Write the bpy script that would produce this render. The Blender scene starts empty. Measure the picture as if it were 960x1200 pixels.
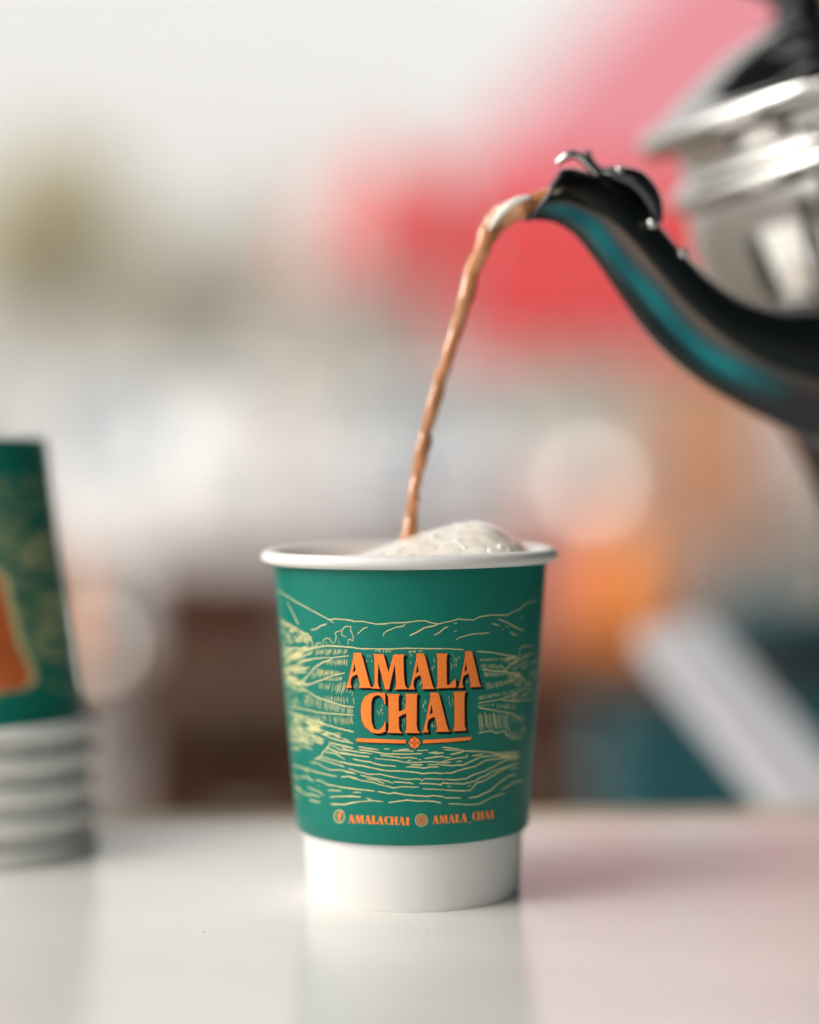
import bpy, bmesh, math, random
from mathutils import Vector, Matrix, noise
from mathutils.geometry import tessellate_polygon

random.seed(7)
R = math.radians
scene = bpy.context.scene
col = scene.collection
rnd = random.uniform

# ------------------------------------------------------------------ camera
D, H, FPX = 0.568, 0.1185, 2470.0          # metres to the cup axis, above the table, focal length in photo pixels
cam_data = bpy.data.cameras.new('camera')
cam = bpy.data.objects.new('camera', cam_data); col.objects.link(cam)
cam_data.sensor_fit = 'VERTICAL'; cam_data.sensor_height = 36.0
cam_data.lens = FPX / 1200 * 36.0
cam_data.clip_start = 0.02; cam_data.clip_end = 2000
CAM_M = Matrix.Translation((0, -D, H)) @ Matrix.Rotation(R(90 - math.degrees(math.atan(70 / FPX))), 4, 'X') @ Matrix.Rotation(R(-0.6), 4, 'Z')
cam.matrix_world = CAM_M
cam_data.dof.use_dof = True
cam_data.dof.focus_distance = 0.534
cam_data.dof.aperture_fstop = 2.15
cam_data.dof.aperture_blades = 0
scene.camera = cam

# ------------------------------------------------------------------ light
world = bpy.data.worlds.new('World'); scene.world = world; world.use_nodes = True
wn = world.node_tree.nodes; wl = world.node_tree.links
bg = wn['Background']
sky = wn.new('ShaderNodeTexSky'); sky.sky_type = 'NISHITA'; sky.sun_disc = False
SUN_EL, SUN_AZ = 42, -118                 # azimuth in degrees from +Y, towards -X (from the left)
sky.sun_elevation = R(SUN_EL); sky.sun_rotation = R(SUN_AZ)
sky.air_density = 1.0; sky.dust_density = 4.0; sky.ozone_density = 1.0
hs = wn.new('ShaderNodeHueSaturation'); hs.inputs['Saturation'].default_value = 0.12
wl.new(sky.outputs[0], hs.inputs['Color']); wm = wn.new('ShaderNodeVectorMath'); wm.operation = 'MULTIPLY'; wm.inputs[1].default_value = (1.03, 1.0, .955)   # thin warm overcast
wl.new(hs.outputs[0], wm.inputs[0]); wl.new(wm.outputs[0], bg.inputs[0])
bg.inputs[1].default_value = 0.13
sd = bpy.data.lights.new('sun', 'SUN'); sd.energy = 0.8; sd.angle = R(90); sd.color = (1.0, 0.95, 0.88)
sun = bpy.data.objects.new('sun', sd); col.objects.link(sun)
sdir = Vector((math.sin(R(SUN_AZ)) * math.cos(R(SUN_EL)), math.cos(R(SUN_AZ)) * math.cos(R(SUN_EL)), math.sin(R(SUN_EL))))
sun.rotation_euler = sdir.to_track_quat('Z', 'Y').to_euler()
vs = scene.view_settings
vs.view_transform = 'Standard'; vs.look = 'None'; vs.gamma = 1.0; vs.use_curve_mapping = False
vs.exposure = 1.1
scene.cycles.use_denoising = True
scene.cycles.max_bounces = 8
scene.cycles.caustics_reflective = False; scene.cycles.caustics_refractive = False
scene.cycles.sample_clamp_indirect = 6.0

# ------------------------------------------------------------------ helpers
def ray(px, py):
    d = Vector(((px - 480) / FPX, -(py - 600) / FPX, -1.0))
    return CAM_M.translation.copy(), CAM_M.to_3x3() @ d
def at(px, py, d):
    """point seen at photo pixel (px, py), d metres in front of the camera along +Y"""
    o, v = ray(px, py)
    return o + v * (d / v.y)

def new_mat(name, color, rough=0.5, metal=0.0, noise=0.0, nscale=20.0, bump=0.0, bscale=200.0, spec=0.5, coat=0.0, sss=0.0, sss_r=(1, .6, .4), sss_s=0.003, trans=0.0, emit=None, rough_var=0.0, stretch=None):
    m = bpy.data.materials.new(name); m.use_nodes = True
    nt = m.node_tree; b = nt.nodes['Principled BSDF']
    c = (*color, 1.0)
    b.inputs['Base Color'].default_value = c
    b.inputs['Roughness'].default_value = rough; b.inputs['Metallic'].default_value = metal
    b.inputs['Specular IOR Level'].default_value = spec
    b.inputs['Coat Weight'].default_value = coat
    if sss:
        b.inputs['Subsurface Weight'].default_value = sss; b.inputs['Subsurface Radius'].default_value = sss_r
        b.inputs['Subsurface Scale'].default_value = sss_s
    b.inputs['Transmission Weight'].default_value = trans
    if emit:
        b.inputs['Emission Color'].default_value = (*emit[0], 1); b.inputs['Emission Strength'].default_value = emit[1]
    tc = nt.nodes.new('ShaderNodeTexCoord')
    vec = tc.outputs['Object']
    if stretch:
        mp = nt.nodes.new('ShaderNodeMapping'); mp.inputs['Scale'].default_value = stretch
        nt.links.new(vec, mp.inputs['Vector']); vec = mp.outputs[0]
    if noise:
        n = nt.nodes.new('ShaderNodeTexNoise'); n.inputs['Scale'].default_value = nscale; n.inputs['Detail'].default_value = 6
        nt.links.new(vec, n.inputs['Vector'])
        mr = nt.nodes.new('ShaderNodeMapRange'); mr.inputs['From Min'].default_value = 0.3; mr.inputs['From Max'].default_value = 0.7
        mr.inputs['To Min'].default_value = 1 - noise; mr.inputs['To Max'].default_value = 1 + noise * 0.5
        nt.links.new(n.outputs['Fac'], mr.inputs['Value'])
        mx = nt.nodes.new('ShaderNodeVectorMath'); mx.operation = 'SCALE'; mx.inputs[0].default_value = color
        nt.links.new(mr.outputs[0], mx.inputs['Scale']); nt.links.new(mx.outputs[0], b.inputs['Base Color'])
    if rough_var:
        n = nt.nodes.new('ShaderNodeTexNoise'); n.inputs['Scale'].default_value = nscale * 0.6; n.inputs['Detail'].default_value = 8
        nt.links.new(vec, n.inputs['Vector'])
        mr = nt.nodes.new('ShaderNodeMapRange'); mr.inputs['From Min'].default_value = 0.3; mr.inputs['From Max'].default_value = 0.7
        mr.inputs['To Min'].default_value = max(0.02, rough - rough_var); mr.inputs['To Max'].default_value = rough + rough_var
        nt.links.new(n.outputs['Fac'], mr.inputs['Value']); nt.links.new(mr.outputs[0], b.inputs['Roughness'])
    if bump:
        n = nt.nodes.new('ShaderNodeTexNoise'); n.inputs['Scale'].default_value = bscale; n.inputs['Detail'].default_value = 4
        nt.links.new(vec, n.inputs['Vector'])
        bp = nt.nodes.new('ShaderNodeBump'); bp.inputs['Strength'].default_value = bump; bp.inputs['Distance'].default_value = 0.0005
        nt.links.new(n.outputs['Fac'], bp.inputs['Height']); nt.links.new(bp.outputs[0], b.inputs['Normal'])
    return m

def translucent(m, fac=.5):
    nt = m.node_tree; b = nt.nodes['Principled BSDF']; out = nt.nodes['Material Output']
    t = nt.nodes.new('ShaderNodeBsdfTranslucent'); mx = nt.nodes.new('ShaderNodeMixShader'); mx.inputs[0].default_value = fac
    lk = b.inputs['Base Color'].links
    if lk: nt.links.new(lk[0].from_socket, t.inputs['Color'])
    else: t.inputs['Color'].default_value = b.inputs['Base Color'].default_value
    nt.links.new(b.outputs[0], mx.inputs[1]); nt.links.new(t.outputs[0], mx.inputs[2]); nt.links.new(mx.outputs[0], out.inputs['Surface'])
    return m
def srgb(r, g, b):
    f = lambda v: ((v / 255 + 0.055) / 1.055) ** 2.4 if v > 10 else v / 255 / 12.92
    return (f(r), f(g), f(b))

def obj(name, verts, faces, mat, parent=None, smooth=True, auto=None):
    me = bpy.data.meshes.new(name)
    me.from_pydata([tuple(v) for v in verts], [], faces)
    me.validate(); me.update()
    bm = bmesh.new(); bm.from_mesh(me); bmesh.ops.recalc_face_normals(bm, faces=bm.faces); bm.to_mesh(me); bm.free()
    if smooth:
        for p in me.polygons: p.use_smooth = True
        if auto: me.set_sharp_from_angle(angle=R(auto))
    if mat: me.materials.append(mat)
    o = bpy.data.objects.new(name, me); col.objects.link(o)
    if parent: o.parent = parent
    return o
def from_bm(name, bm, mat, parent=None, smooth=False, auto=None):
    me = bpy.data.meshes.new(name); bm.to_mesh(me); bm.free()
    if smooth:
        for p in me.polygons: p.use_smooth = True
        if auto: me.set_sharp_from_angle(angle=R(auto))
    if mat: me.materials.append(mat)
    o = bpy.data.objects.new(name, me); col.objects.link(o)
    if parent: o.parent = parent
    return o
def empty(name, label, cat, loc=(0, 0, 0), group=None, rot=(0, 0, 0)):
    o = bpy.data.objects.new(name, None); col.objects.link(o); o.empty_display_size = 0.02
    o.location = loc; o.rotation_euler = rot
    return tag(o, label, cat, group)
def tag(o, label, cat, group=None):
    o['label'] = label; o['category'] = cat
    if group: o['group'] = group
    return o
def structure(o):
    o['kind'] = 'structure'; return o

def lathe(profile, n=96, closed=False, a0=0.0, a1=2 * math.pi):
    """profile: list of (r, z); returns verts, faces"""
    v, f = [], []
    m = len(profile)
    for i in range(n):
        a = 2 * math.pi * i / n
        for (r, z) in profile: v.append((r * math.sin(a), -r * math.cos(a), z))
    for i in range(n):
        j = (i + 1) % n
        for k in range(m if closed else m - 1):
            k2 = (k + 1) % m
            f.append((i * m + k, j * m + k, j * m + k2, i * m + k2))
    return v, f
def smooth_path(pts, sub=6):
    """Catmull-Rom through tuples of any length"""
    out = []
    n = len(pts)
    for i in range(n - 1):
        p0, p1, p2, p3 = pts[max(i - 1, 0)], pts[i], pts[i + 1], pts[min(i + 2, n - 1)]
        for s in range(sub):
            t = s / sub
            out.append(tuple(0.5 * (2 * b + (c - a) * t + (2 * a - 5 * b + 4 * c - d) * t * t + (3 * b - a - 3 * c + d) * t ** 3)
                             for a, b, c, d in zip(p0, p1, p2, p3)))
    out.append(tuple(pts[-1]))
    return out
def tube(path, radii, n=24, cap=True, squash=1.0, up=Vector((0, 1, 0))):
    """path: Vectors; radii: floats; ellipse squashed along 'up'"""
    v, f = [], []
    m = len(path)
    for i in range(m):
        t = (path[min(i + 1, m - 1)] - path[max(i - 1, 0)]).normalized()
        u = (up - t * up.dot(t)).normalized(); w = t.cross(u)
        for k in range(n):
            a = 2 * math.pi * k / n
            v.append(path[i] + (u * math.cos(a) * squash + w * math.sin(a)) * radii[i])
    for i in range(m - 1):
        for k in range(n):
            k2 = (k + 1) % n
            f.append((i * n + k, i * n + k2, (i + 1) * n + k2, (i + 1) * n + k))
    if cap:
        f.append(tuple(range(n))[::-1]); f.append(tuple((m - 1) * n + k for k in range(n)))
    return v, f
def box_bm(sx, sy, sz, loc=(0, 0, 0), bevel=0.0, seg=2, rot=None):
    bm = bmesh.new(); bmesh.ops.create_cube(bm, size=1.0)
    bmesh.ops.scale(bm, vec=(sx, sy, sz), verts=bm.verts)
    if bevel: bmesh.ops.bevel(bm, geom=bm.edges[:], offset=bevel, segments=seg, profile=0.5, affect='EDGES')
    if rot: bmesh.ops.transform(bm, matrix=rot.to_4x4(), verts=bm.verts)
    bmesh.ops.translate(bm, vec=loc, verts=bm.verts)
    return bm
def box(name, sx, sy, sz, loc, mat, parent=None, bevel=0.0, rot=None):
    return from_bm(name, box_bm(sx, sy, sz, loc, bevel, 2, rot), mat, parent)
def cyl(name, r, h, loc, mat, parent=None, n=24, r2=None, axis='Z', bevel=0.0):
    r2 = r if r2 is None else r2
    prof = [(0.0005, 0), (r - bevel, 0), (r, bevel), (r2, h - bevel), (r2 - bevel, h), (0.0005, h)] if bevel else [(0.0005, 0), (r, 0), (r2, h), (0.0005, h)]
    v, f = lathe(prof, n)
    rot = {'Z': Matrix.Identity(3), 'X': Matrix.Rotation(R(90), 3, 'Y'), 'Y': Matrix.Rotation(R(-90), 3, 'X')}[axis]
    return obj(name, [rot @ Vector(p) + Vector(loc) for p in v], f, mat, parent, True, 40)

# ------------------------------------------------------------------ materials
M = {}
M['table'] = new_mat('table_white', (0.74, 0.725, 0.70), rough=0.085, noise=0.05, nscale=9, bump=0.16, bscale=700, rough_var=0.04, spec=0.8, stretch=(1, 3, 1))
M['wood_edge'] = new_mat('table_edge', (0.46, 0.36, 0.24), rough=0.5, noise=0.2, nscale=30)
M['paper'] = new_mat('white_paper', (0.72, 0.71, 0.695), rough=0.5, spec=.3, bump=0.05, bscale=1500, sss=0.15, sss_r=(1, .9, .8), sss_s=0.002)
M['sleeve'] = new_mat('green_card', srgb(0, 114, 99), rough=0.36, noise=0.12, nscale=2600, bump=0.09, bscale=2400, spec=0.25)
M['cream'] = new_mat('cream_ink', srgb(212, 206, 150), rough=0.4, noise=0.08, nscale=900)
M['orange'] = new_mat('orange_ink', srgb(246, 130, 42), rough=0.4, noise=0.08, nscale=1500)
M['black'] = new_mat('black_ink', (0.003, 0.005, 0.006), rough=0.5, spec=.1)
M['red'] = new_mat('dark_red_ink', srgb(150, 40, 20), rough=0.4)
M['steel'] = new_mat('polished_steel', (0.62, 0.61, 0.59), rough=0.08, metal=1.0, noise=0.04, nscale=14, rough_var=0.04)
M['dark_steel'] = new_mat('blackened_steel', (0.075, 0.078, 0.085), rough=0.2, metal=1.0, rough_var=0.06, nscale=20)
M['base_dark'] = new_mat('dark_base_steel', (.03, .026, .025), rough=.45, metal=.6, noise=.4, nscale=30)
M['tea'] = new_mat('milky_tea', srgb(208, 142, 92), rough=0.07, sss=0.35, sss_r=(1, .55, .3), sss_s=0.002, noise=0.25, nscale=110, coat=1.0, trans=.12)
M['tea_top'] = new_mat('milky_tea_surface', srgb(205, 178, 158), rough=0.25, sss=0.3, sss_r=(1, .7, .5), sss_s=0.002, noise=0.05, nscale=90)
M['foam'] = new_mat('tea_foam', srgb(246, 238, 226), rough=0.16, sss=0.6, sss_r=(1, .85, .7), sss_s=0.004, noise=0.06, nscale=300, coat=1.0, bump=.5, bscale=1300)

# ------------------------------------------------------------------ the setting: ground
GZ = -0.9
def ground_sheet():
    n = 40; v, f = [], []
    for i in range(n + 1):
        for j in range(n + 1):
            x = (i / n * 2 - 1); y = (j / n * 2 - 1)
            v.append((math.copysign(abs(x) ** 3, x) * 600, math.copysign(abs(y) ** 3, y) * 600, GZ))
    for i in range(n):
        for j in range(n):
            a = i * (n + 1) + j; f.append((a, a + n + 1, a + n + 2, a + 1))
    return obj('ground', v, f, new_mat('dusty_ground', (0.20, 0.175, 0.15), rough=0.9, noise=0.25, nscale=0.8), None)
structure(ground_sheet())

# ------------------------------------------------------------------ counter table
TX0, TX1, TY0, TY1 = -0.75, 0.75, -0.62, 0.122
tbl = empty('counter_table', 'glossy white counter top with pale brown edge under the cups', 'table', (0, 0, GZ))
def tz(o): o.location = (0, 0, -GZ); return o
tz(box('tabletop', TX1 - TX0, TY1 - TY0 - .014, 0.03, ((TX0 + TX1) / 2, (TY0 + TY1 - .014) / 2, -0.015), M['table'], tbl, 0.0015))
tz(box('edge_trim', TX1 - TX0, 0.014, 0.0305, ((TX0 + TX1) / 2, TY1 - 0.0067, -0.0148), M['wood_edge'], tbl, 0.001))
for sx in (TX0 + 0.05, TX1 - 0.05):
    for sy in (TY0 + 0.05, TY1 - 0.05):
        tz(box('leg', 0.045, 0.045, -GZ - 0.03, (sx, sy, (GZ - 0.03) / 2), M['wood_edge'], tbl, 0.003))

sb = bmesh.new(); random.seed(5)
for k in range(26):
    r_ = random.choice((.0002, .00025, .0003, .0004))
    x_, y_ = rnd(-.13, .13), rnd(-.12, .08)
    if math.hypot(x_, y_) < .034: continue
    mm = Matrix.Translation((x_, y_, r_ * .2)) @ Matrix.Rotation(rnd(0, 3), 4, 'Z') @ Matrix.Diagonal((rnd(1, 2.4), 1, .45, 1))
    bmesh.ops.create_uvsphere(sb, u_segments=8, v_segments=6, radius=r_, matrix=mm)
so = tz(from_bm('specks', sb, new_mat('sugar_speck', (.72, .69, .64), rough=.3), tbl, True)); so['kind'] = 'stuff'
# ------------------------------------------------------------------ unseen tea stall over the counter; side and back sheets added to block light
M['unseen_stall_sheet'] = new_mat('unseen_teal_sheet', (.006, .028, .034), rough=.8, noise=.2, nscale=3)
stall = empty('unseen_stall_frame', 'unseen dark teal stall over the counter, side and back sheets added to block light', 'stall', (0, 0, GZ))
def sheet(name, p00, p10, p01, n=12, sag=.03):
    p00, p10, p01 = Vector(p00), Vector(p10), Vector(p01); v, f = [], []
    nr = (p10 - p00).cross(p01 - p00).normalized()
    for i in range(n + 1):
        for j in range(n + 1):
            a, b = i / n, j / n
            v.append(p00 + (p10 - p00) * a + (p01 - p00) * b + nr * sag * math.sin(math.pi * a) * math.sin(math.pi * b * 3))
    for i in range(n):
        for j in range(n): q = i * (n + 1) + j; f.append((q, q + n + 1, q + n + 2, q + 1))
    o = obj(name, v, f, M['unseen_stall_sheet'], stall); o.location = (0, 0, -GZ)
    o.modifiers.new('thickness', 'SOLIDIFY').thickness = .002
SXR, SYF, SYB, SZT = 0.40, 1.35, -1.9, 1.15
sheet('side_light_blocker', (SXR, SYB, -.55), (SXR, SYF, -.55), (SXR, SYB, SZT))  # added out of view to darken the right of the cup
sheet('unseen_roof_sheet', (-.55, SYB, SZT + .1), (-.55, SYF, SZT + .1), (SXR, SYB, SZT + .01))
sheet('back_light_blocker', (-.05, SYB, -.55), (SXR, SYB, -.55), (-.05, SYB, SZT))  # added to cut the light from behind the camera
sheet('side_light_blocker', (-.55, -1.15, -.55), (-.55, -.80, -.55), (-.55, -1.15, SZT + .08))  # added on the left for dark reflections in the kettle
for x in (-.55, SXR):
    for y in (SYB, SYF):
        cyl('post', .016, SZT + .1 - GZ, (x, y, 0), M['wood_edge'], stall, 12)

# ------------------------------------------------------------------ the printed cup
RIM_R = 0.0400
SL_Z0, SL_Z1, SL_R0, SL_R1 = 0.0178, 0.0893, 0.03135, 0.0368
def sleeve_r(z): return SL_R0 + (SL_R1 - SL_R0) * (z - SL_Z0) / (SL_Z1 - SL_Z0)
cup = empty('paper_cup', 'green printed paper cup with white rim and base, filled with frothy tea', 'cup')
prof = [(0.0005, 0.006), (0.0265, 0.006), (0.0268, 0.0004), (0.0284, 0.0), (0.0287, 0.0006), (0.0297, 0.0175), (0.0301, 0.024), (0.0362, 0.0885)]
inner = [(0.0358, 0.0885), (0.0296, 0.024), (0.0282, 0.0075), (0.0005, 0.0072)]
v, f = lathe(prof + [(0.0366, 0.0908)] + [(0.0361, 0.0908)] + inner, 128)
obj('inner_cup', v, f, M['paper'], cup, True, 35)
ring = []
for k in range(20):
    a = 2 * math.pi * k / 20
    ring.append((0.0378 + 0.0022 * math.cos(a), 0.0907 + 0.00185 * math.sin(a)))
v, f = lathe(ring, 160, closed=True)
obj('rim', v, f, M['paper'], cup)
sl = [(SL_R0 - 0.0012, SL_Z0 + 0.0004), (SL_R0 - 0.0004, SL_Z0), (SL_R0, SL_Z0 + 0.0005)] + \
     [(sleeve_r(SL_Z0 + (SL_Z1 - SL_Z0) * t / 12), SL_Z0 + (SL_Z1 - SL_Z0) * t / 12) for t in range(1, 13)] + [(SL_R1 - 0.0009, SL_Z1 + 0.0001)]
v, f = lathe(sl, 160)
sleeve = obj('sleeve', v, f, M['sleeve'], cup, True, 40)

def on_sleeve(px, py, off=0.0):
    """photo pixel -> (angle, height) on the near side of the printed cone; None past its outline"""
    o, d = ray(px, py)
    k = (SL_R1 - SL_R0) / (SL_Z1 - SL_Z0); b = SL_R0 - k * SL_Z0 + off
    A = d.x ** 2 + d.y ** 2 - k * k * d.z ** 2
    B = 2 * (o.x * d.x + o.y * d.y - k * d.z * (k * o.z + b))
    Cc = o.x ** 2 + o.y ** 2 - (k * o.z + b) ** 2
    disc = B * B - 4 * A * Cc
    if disc < 0: return None
    t = (-B - math.sqrt(disc)) / (2 * A)
    p = o + d * t
    return math.atan2(p.x, -p.y), p.z
def sleeve_pt(th, z, off):
    r = sleeve_r(z) + off
    return (r * math.sin(th), -r * math.cos(th), z)

strokes = []          # ([(theta, z)], width in metres)
def add_px(pts, w=1.55):
    q = []
    for i in range(len(pts) - 1):
        (x0, y0), (x1, y1) = pts[i], pts[i + 1]
        n = max(1, int(math.hypot(x1 - x0, y1 - y0) / 3.0))
        for s in range(n): q.append((x0 + (x1 - x0) * s / n, y0 + (y1 - y0) * s / n))
    q.append(pts[-1])
    tz_ = []
    for (x, y) in q:
        p = on_sleeve(x + rnd(-.12, .12), y + rnd(-.22, .22))
        if p: tz_.append(p)
    if len(tz_) > 1: strokes.append((tz_, w * 0.000165 * rnd(.8, 1.2)))
def Z(x0, y0, s, lines, w=1.55):
    for l in lines: add_px([(x0 + x / s, y0 + y / s) for x, y in l], w)
def lerp_curve(c, x):
    for i in range(len(c) - 1):
        if c[i][0] <= x <= c[i + 1][0]:
            t = (x - c[i][0]) / (c[i + 1][0] - c[i][0]); return c[i][1] + t * (c[i + 1][1] - c[i][1])
    return c[0][1] if x < c[0][0] else c[-1][1]
def hatch(x0, y0, s, top, bot, step, slant=0.0, w=1.1, prob=0.92):
    """short engraving strokes between two curves given in zoom coordinates"""
    x = top[0][0]
    while x < top[-1][0]:
        if random.random() < prob:
            a, b = lerp_curve(top, x), lerp_curve(bot, x)
            h = b - a
            a += h * rnd(0, .22); b -= h * rnd(0, .25)
            xs = x + rnd(-.2, .2) * step
            m = (xs + slant * (b - a) * .5 + rnd(-5, 5), (a + b) / 2)
            Z(x0, y0, s, [[(xs, a), m, (xs + slant * (b - a) + rnd(-4, 4), b)]], w)
        x += step * .8 * rnd(.75, 1.25)

# --- engraved landscape, traced stroke by stroke
Z(315, 680, 9.6, [
 [(20, 85), (80, 90), (130, 130), (210, 180), (340, 260), (480, 335), (600, 400), (680, 445), (735, 480)],
 [(680, 440), (750, 435), (850, 438), (960, 460)], [(215, 235), (235, 300), (290, 400), (320, 465), (345, 500)],
 [(475, 560), (540, 545), (590, 510), (655, 492)],
 [(30, 340), (150, 450), (250, 510), (340, 560), (380, 590), (440, 605), (470, 650), (490, 690), (500, 760)],
 [(20, 130), (60, 150), (100, 145)], [(40, 200), (90, 190), (110, 160)]], 1.7)
Z(315, 680, 9.6, [
 [(530, 740), (535, 715), (570, 705), (600, 710)], [(610, 710), (615, 675), (650, 650), (690, 660), (700, 690), (740, 710)],
 [(750, 700), (760, 620), (745, 600), (760, 580), (800, 570), (830, 560), (850, 530), (880, 518), (930, 520), (920, 560), (940, 600), (950, 630), (950, 680), (900, 660), (890, 720)],
 [(830, 570), (820, 610), (850, 635), (880, 630)], [(785, 670), (800, 720)], [(640, 690), (660, 720)]], 1.3)
for k in range(100):           # the shaded hill on the left
    x = rnd(40, 440); y0 = 360 + (x - 30) * 0.62
    y = rnd(y0 + 10, 700)
    Z(315, 680, 9.6, [[(x, y), (x + rnd(25, 60), y + rnd(5, 28))]], rnd(1.2, 2.2))
Z(315, 750, 9.6, [
 [(190, 250), (280, 195), (400, 130), (500, 95), (620, 65), (750, 68), (960, 85)],
 [(230, 340), (300, 290), (400, 240), (520, 210), (640, 198), (720, 200), (820, 185), (905, 178)],
 [(380, 470), (440, 400), (520, 310), (600, 255), (680, 230), (720, 205)],
 [(400, 520), (500, 485), (620, 440), (720, 400), (860, 370)],
 [(60, 180), (100, 230), (180, 310), (230, 400), (330, 500), (430, 570), (520, 630), (640, 675), (760, 715), (860, 745), (960, 755)],
 [(120, 440), (200, 490), (300, 540), (420, 580)], [(160, 320), (240, 420), (350, 490)], [(140, 100), (300, 95), (420, 90), (480, 105)]], 1.9)
for k in range(70):           # fields fanning out of the left edge
    y = rnd(110, 500); x = rnd(90, 330 if y > 200 else 480)
    Z(315, 750, 9.6, [[(x, y), (x + 60, y - 22 + (y - 250) * .12), (x + rnd(90, 170), y - 40 + (y - 250) * .2)]], rnd(1.0, 1.8))
for k in range(30):
    x = rnd(90, 420); y = rnd(510, 760)
    Z(315, 750, 9.6, [[(x, y), (x + rnd(20, 50), y + rnd(-5, 25))]], rnd(1.2, 2.2))
hatch(315, 750, 9.6, [(550, 95), (900, 95)], [(550, 175), (900, 165)], 19, -.3)
hatch(315, 750, 9.6, [(655, 225), (890, 200)], [(655, 285), (890, 300)], 19, -.1)
hatch(315, 750, 9.6, [(490, 350), (560, 310), (800, 350)], [(490, 440), (800, 390)], 17, .05)
hatch(315, 750, 9.6, [(650, 430), (830, 395)], [(650, 460), (830, 470)], 22, -.3)
hatch(315, 750, 9.6, [(580, 480), (960, 470)], [(580, 560), (960, 640)], 30, -.2)
hatch(315, 750, 9.6, [(640, 620), (960, 640)], [(640, 690), (960, 740)], 26, .1)
hatch(315, 750, 9.6, [(430, 600), (960, 770)], [(430, 760), (960, 850)], 21, -.15)
Z(315, 820, 9.6, [
 [(130, 70), (180, 80), (300, 90), (420, 110), (560, 145), (700, 155), (960, 175)],
 [(150, 130), (280, 150), (400, 190), (500, 240), (650, 280), (800, 325), (960, 360)],
 [(440, 330), (480, 310), (560, 325), (680, 380), (800, 410)], [(600, 380), (700, 430), (800, 460), (950, 490)],
 [(690, 480), (800, 510), (950, 545)], [(690, 500), (800, 560), (960, 580)], [(640, 540), (700, 555), (800, 600), (960, 620)],
 [(640, 590), (740, 600), (850, 665)], [(680, 470), (690, 500), (650, 560), (610, 590), (600, 630), (520, 670)],
 [(580, 640), (700, 670), (800, 700), (960, 725)], [(540, 660), (650, 690), (750, 720), (850, 755)]], 1.7)
hatch(315, 820, 9.6, [(430, 160), (950, 185)], [(430, 220), (950, 310)], 27, .1)
for k in range(150):
    x = rnd(140, 560); y = rnd(150 + max(0, x - 300) * .3, 560 - max(0, x - 250) * .1)
    if x > 400 and y > 480: continue
    Z(315, 820, 9.6, [[(x, y), (x + 35, y + 14), (x + rnd(50, 110), y + rnd(22, 48))]], rnd(1.0, 1.7))
for k in range(14):
    x = rnd(600, 900); y = 330 + (x - 600) * .25 + rnd(0, 60)
    Z(315, 820, 9.6, [[(x, y), (x + rnd(30, 80), y + rnd(8, 18))]], 1.2)
Z(320, 880, 9.6, [
 [(415, 125), (520, 145), (570, 180), (650, 215), (770, 215), (935, 255)], [(150, 150), (240, 160), (340, 190), (480, 235), (600, 265), (720, 290)],
 [(340, 200), (400, 240), (390, 290), (460, 345)], [(300, 290), (380, 295), (460, 345)],
 [(480, 325), (540, 335), (620, 380), (780, 410), (960, 430)], [(390, 405), (460, 435), (520, 460), (575, 500)],
 [(260, 400), (330, 470), (380, 490), (460, 495), (535, 520)], [(405, 550), (535, 580)], [(620, 440), (770, 450)],
 [(640, 520), (760, 510), (960, 515)], [(650, 600), (820, 600), (900, 580), (960, 575)], [(770, 295), (850, 285), (960, 315)],
 [(510, 385), (525, 395)], [(170, 190), (230, 260), (300, 330)], [(160, 300), (250, 390), (320, 440)], [(150, 230), (200, 290), (260, 330)],
 [(170, 420), (240, 470), (300, 540)]], 1.7)
Z(400, 690, 8, [
 [(0, 285), (60, 290), (120, 305), (200, 305), (320, 330), (430, 328), (460, 318), (580, 318), (660, 310), (720, 300), (790, 300), (830, 315), (910, 330), (960, 318)],
 [(395, 445), (400, 415), (430, 395), (500, 365), (580, 350), (600, 335)], [(640, 440), (720, 400), (780, 365), (860, 350), (910, 330)],
 [(870, 435), (920, 410), (960, 375)], [(150, 425), (180, 400), (210, 370), (250, 362)],
 [(0, 540), (100, 550), (200, 562), (320, 562), (430, 565), (600, 558), (960, 562)]], 1.7)
hatch(400, 690, 8, [(320, 572), (480, 572)], [(320, 592), (480, 605)], 22, 0, .9)
hatch(400, 690, 8, [(640, 572), (760, 572)], [(640, 610), (760, 590)], 16, -.2, .9)
Z(510, 690, 7.385, [
 [(0, 310), (60, 295), (140, 280), (200, 262), (330, 270), (390, 240), (480, 228), (620, 228), (680, 200), (730, 175), (780, 130), (880, 95)],
 [(0, 400), (40, 375), (80, 340), (115, 325)], [(165, 300), (190, 295)], [(160, 370), (188, 360)], [(180, 445), (210, 420), (330, 390), (470, 380)],
 [(490, 300), (560, 320)], [(545, 262), (620, 290), (720, 345), (770, 360)], [(645, 375), (705, 405)], [(575, 350), (588, 358)],
 [(612, 332), (628, 325)], [(740, 240), (765, 255)], [(0, 515), (100, 518), (245, 528)], [(360, 540), (500, 552), (620, 575), (720, 590)]], 1.6)
Z(560, 740, 8.57, [
 [(300, 240), (400, 270)], [(40, 380), (150, 395), (260, 400), (380, 430), (470, 470)], [(250, 400), (320, 340), (400, 290), (480, 240), (560, 220)],
 [(0, 720), (120, 700), (230, 680), (350, 640), (450, 580), (540, 520)], [(230, 685), (350, 700), (460, 690), (560, 680)],
 [(0, 765), (100, 780), (250, 805), (350, 830), (430, 880)], [(0, 1025), (60, 1005), (150, 1000), (180, 1020), (260, 1000), (300, 1040), (340, 1075), (400, 1070)],
 [(420, 260), (420, 170), (440, 150), (560, 145)]], 1.7)
hatch(560, 740, 8.57, [(30, 270), (380, 262)], [(30, 302), (380, 285)], 17, .2)
hatch(560, 740, 8.57, [(30, 322), (260, 322)], [(30, 375), (260, 385)], 19, .2)
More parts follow.
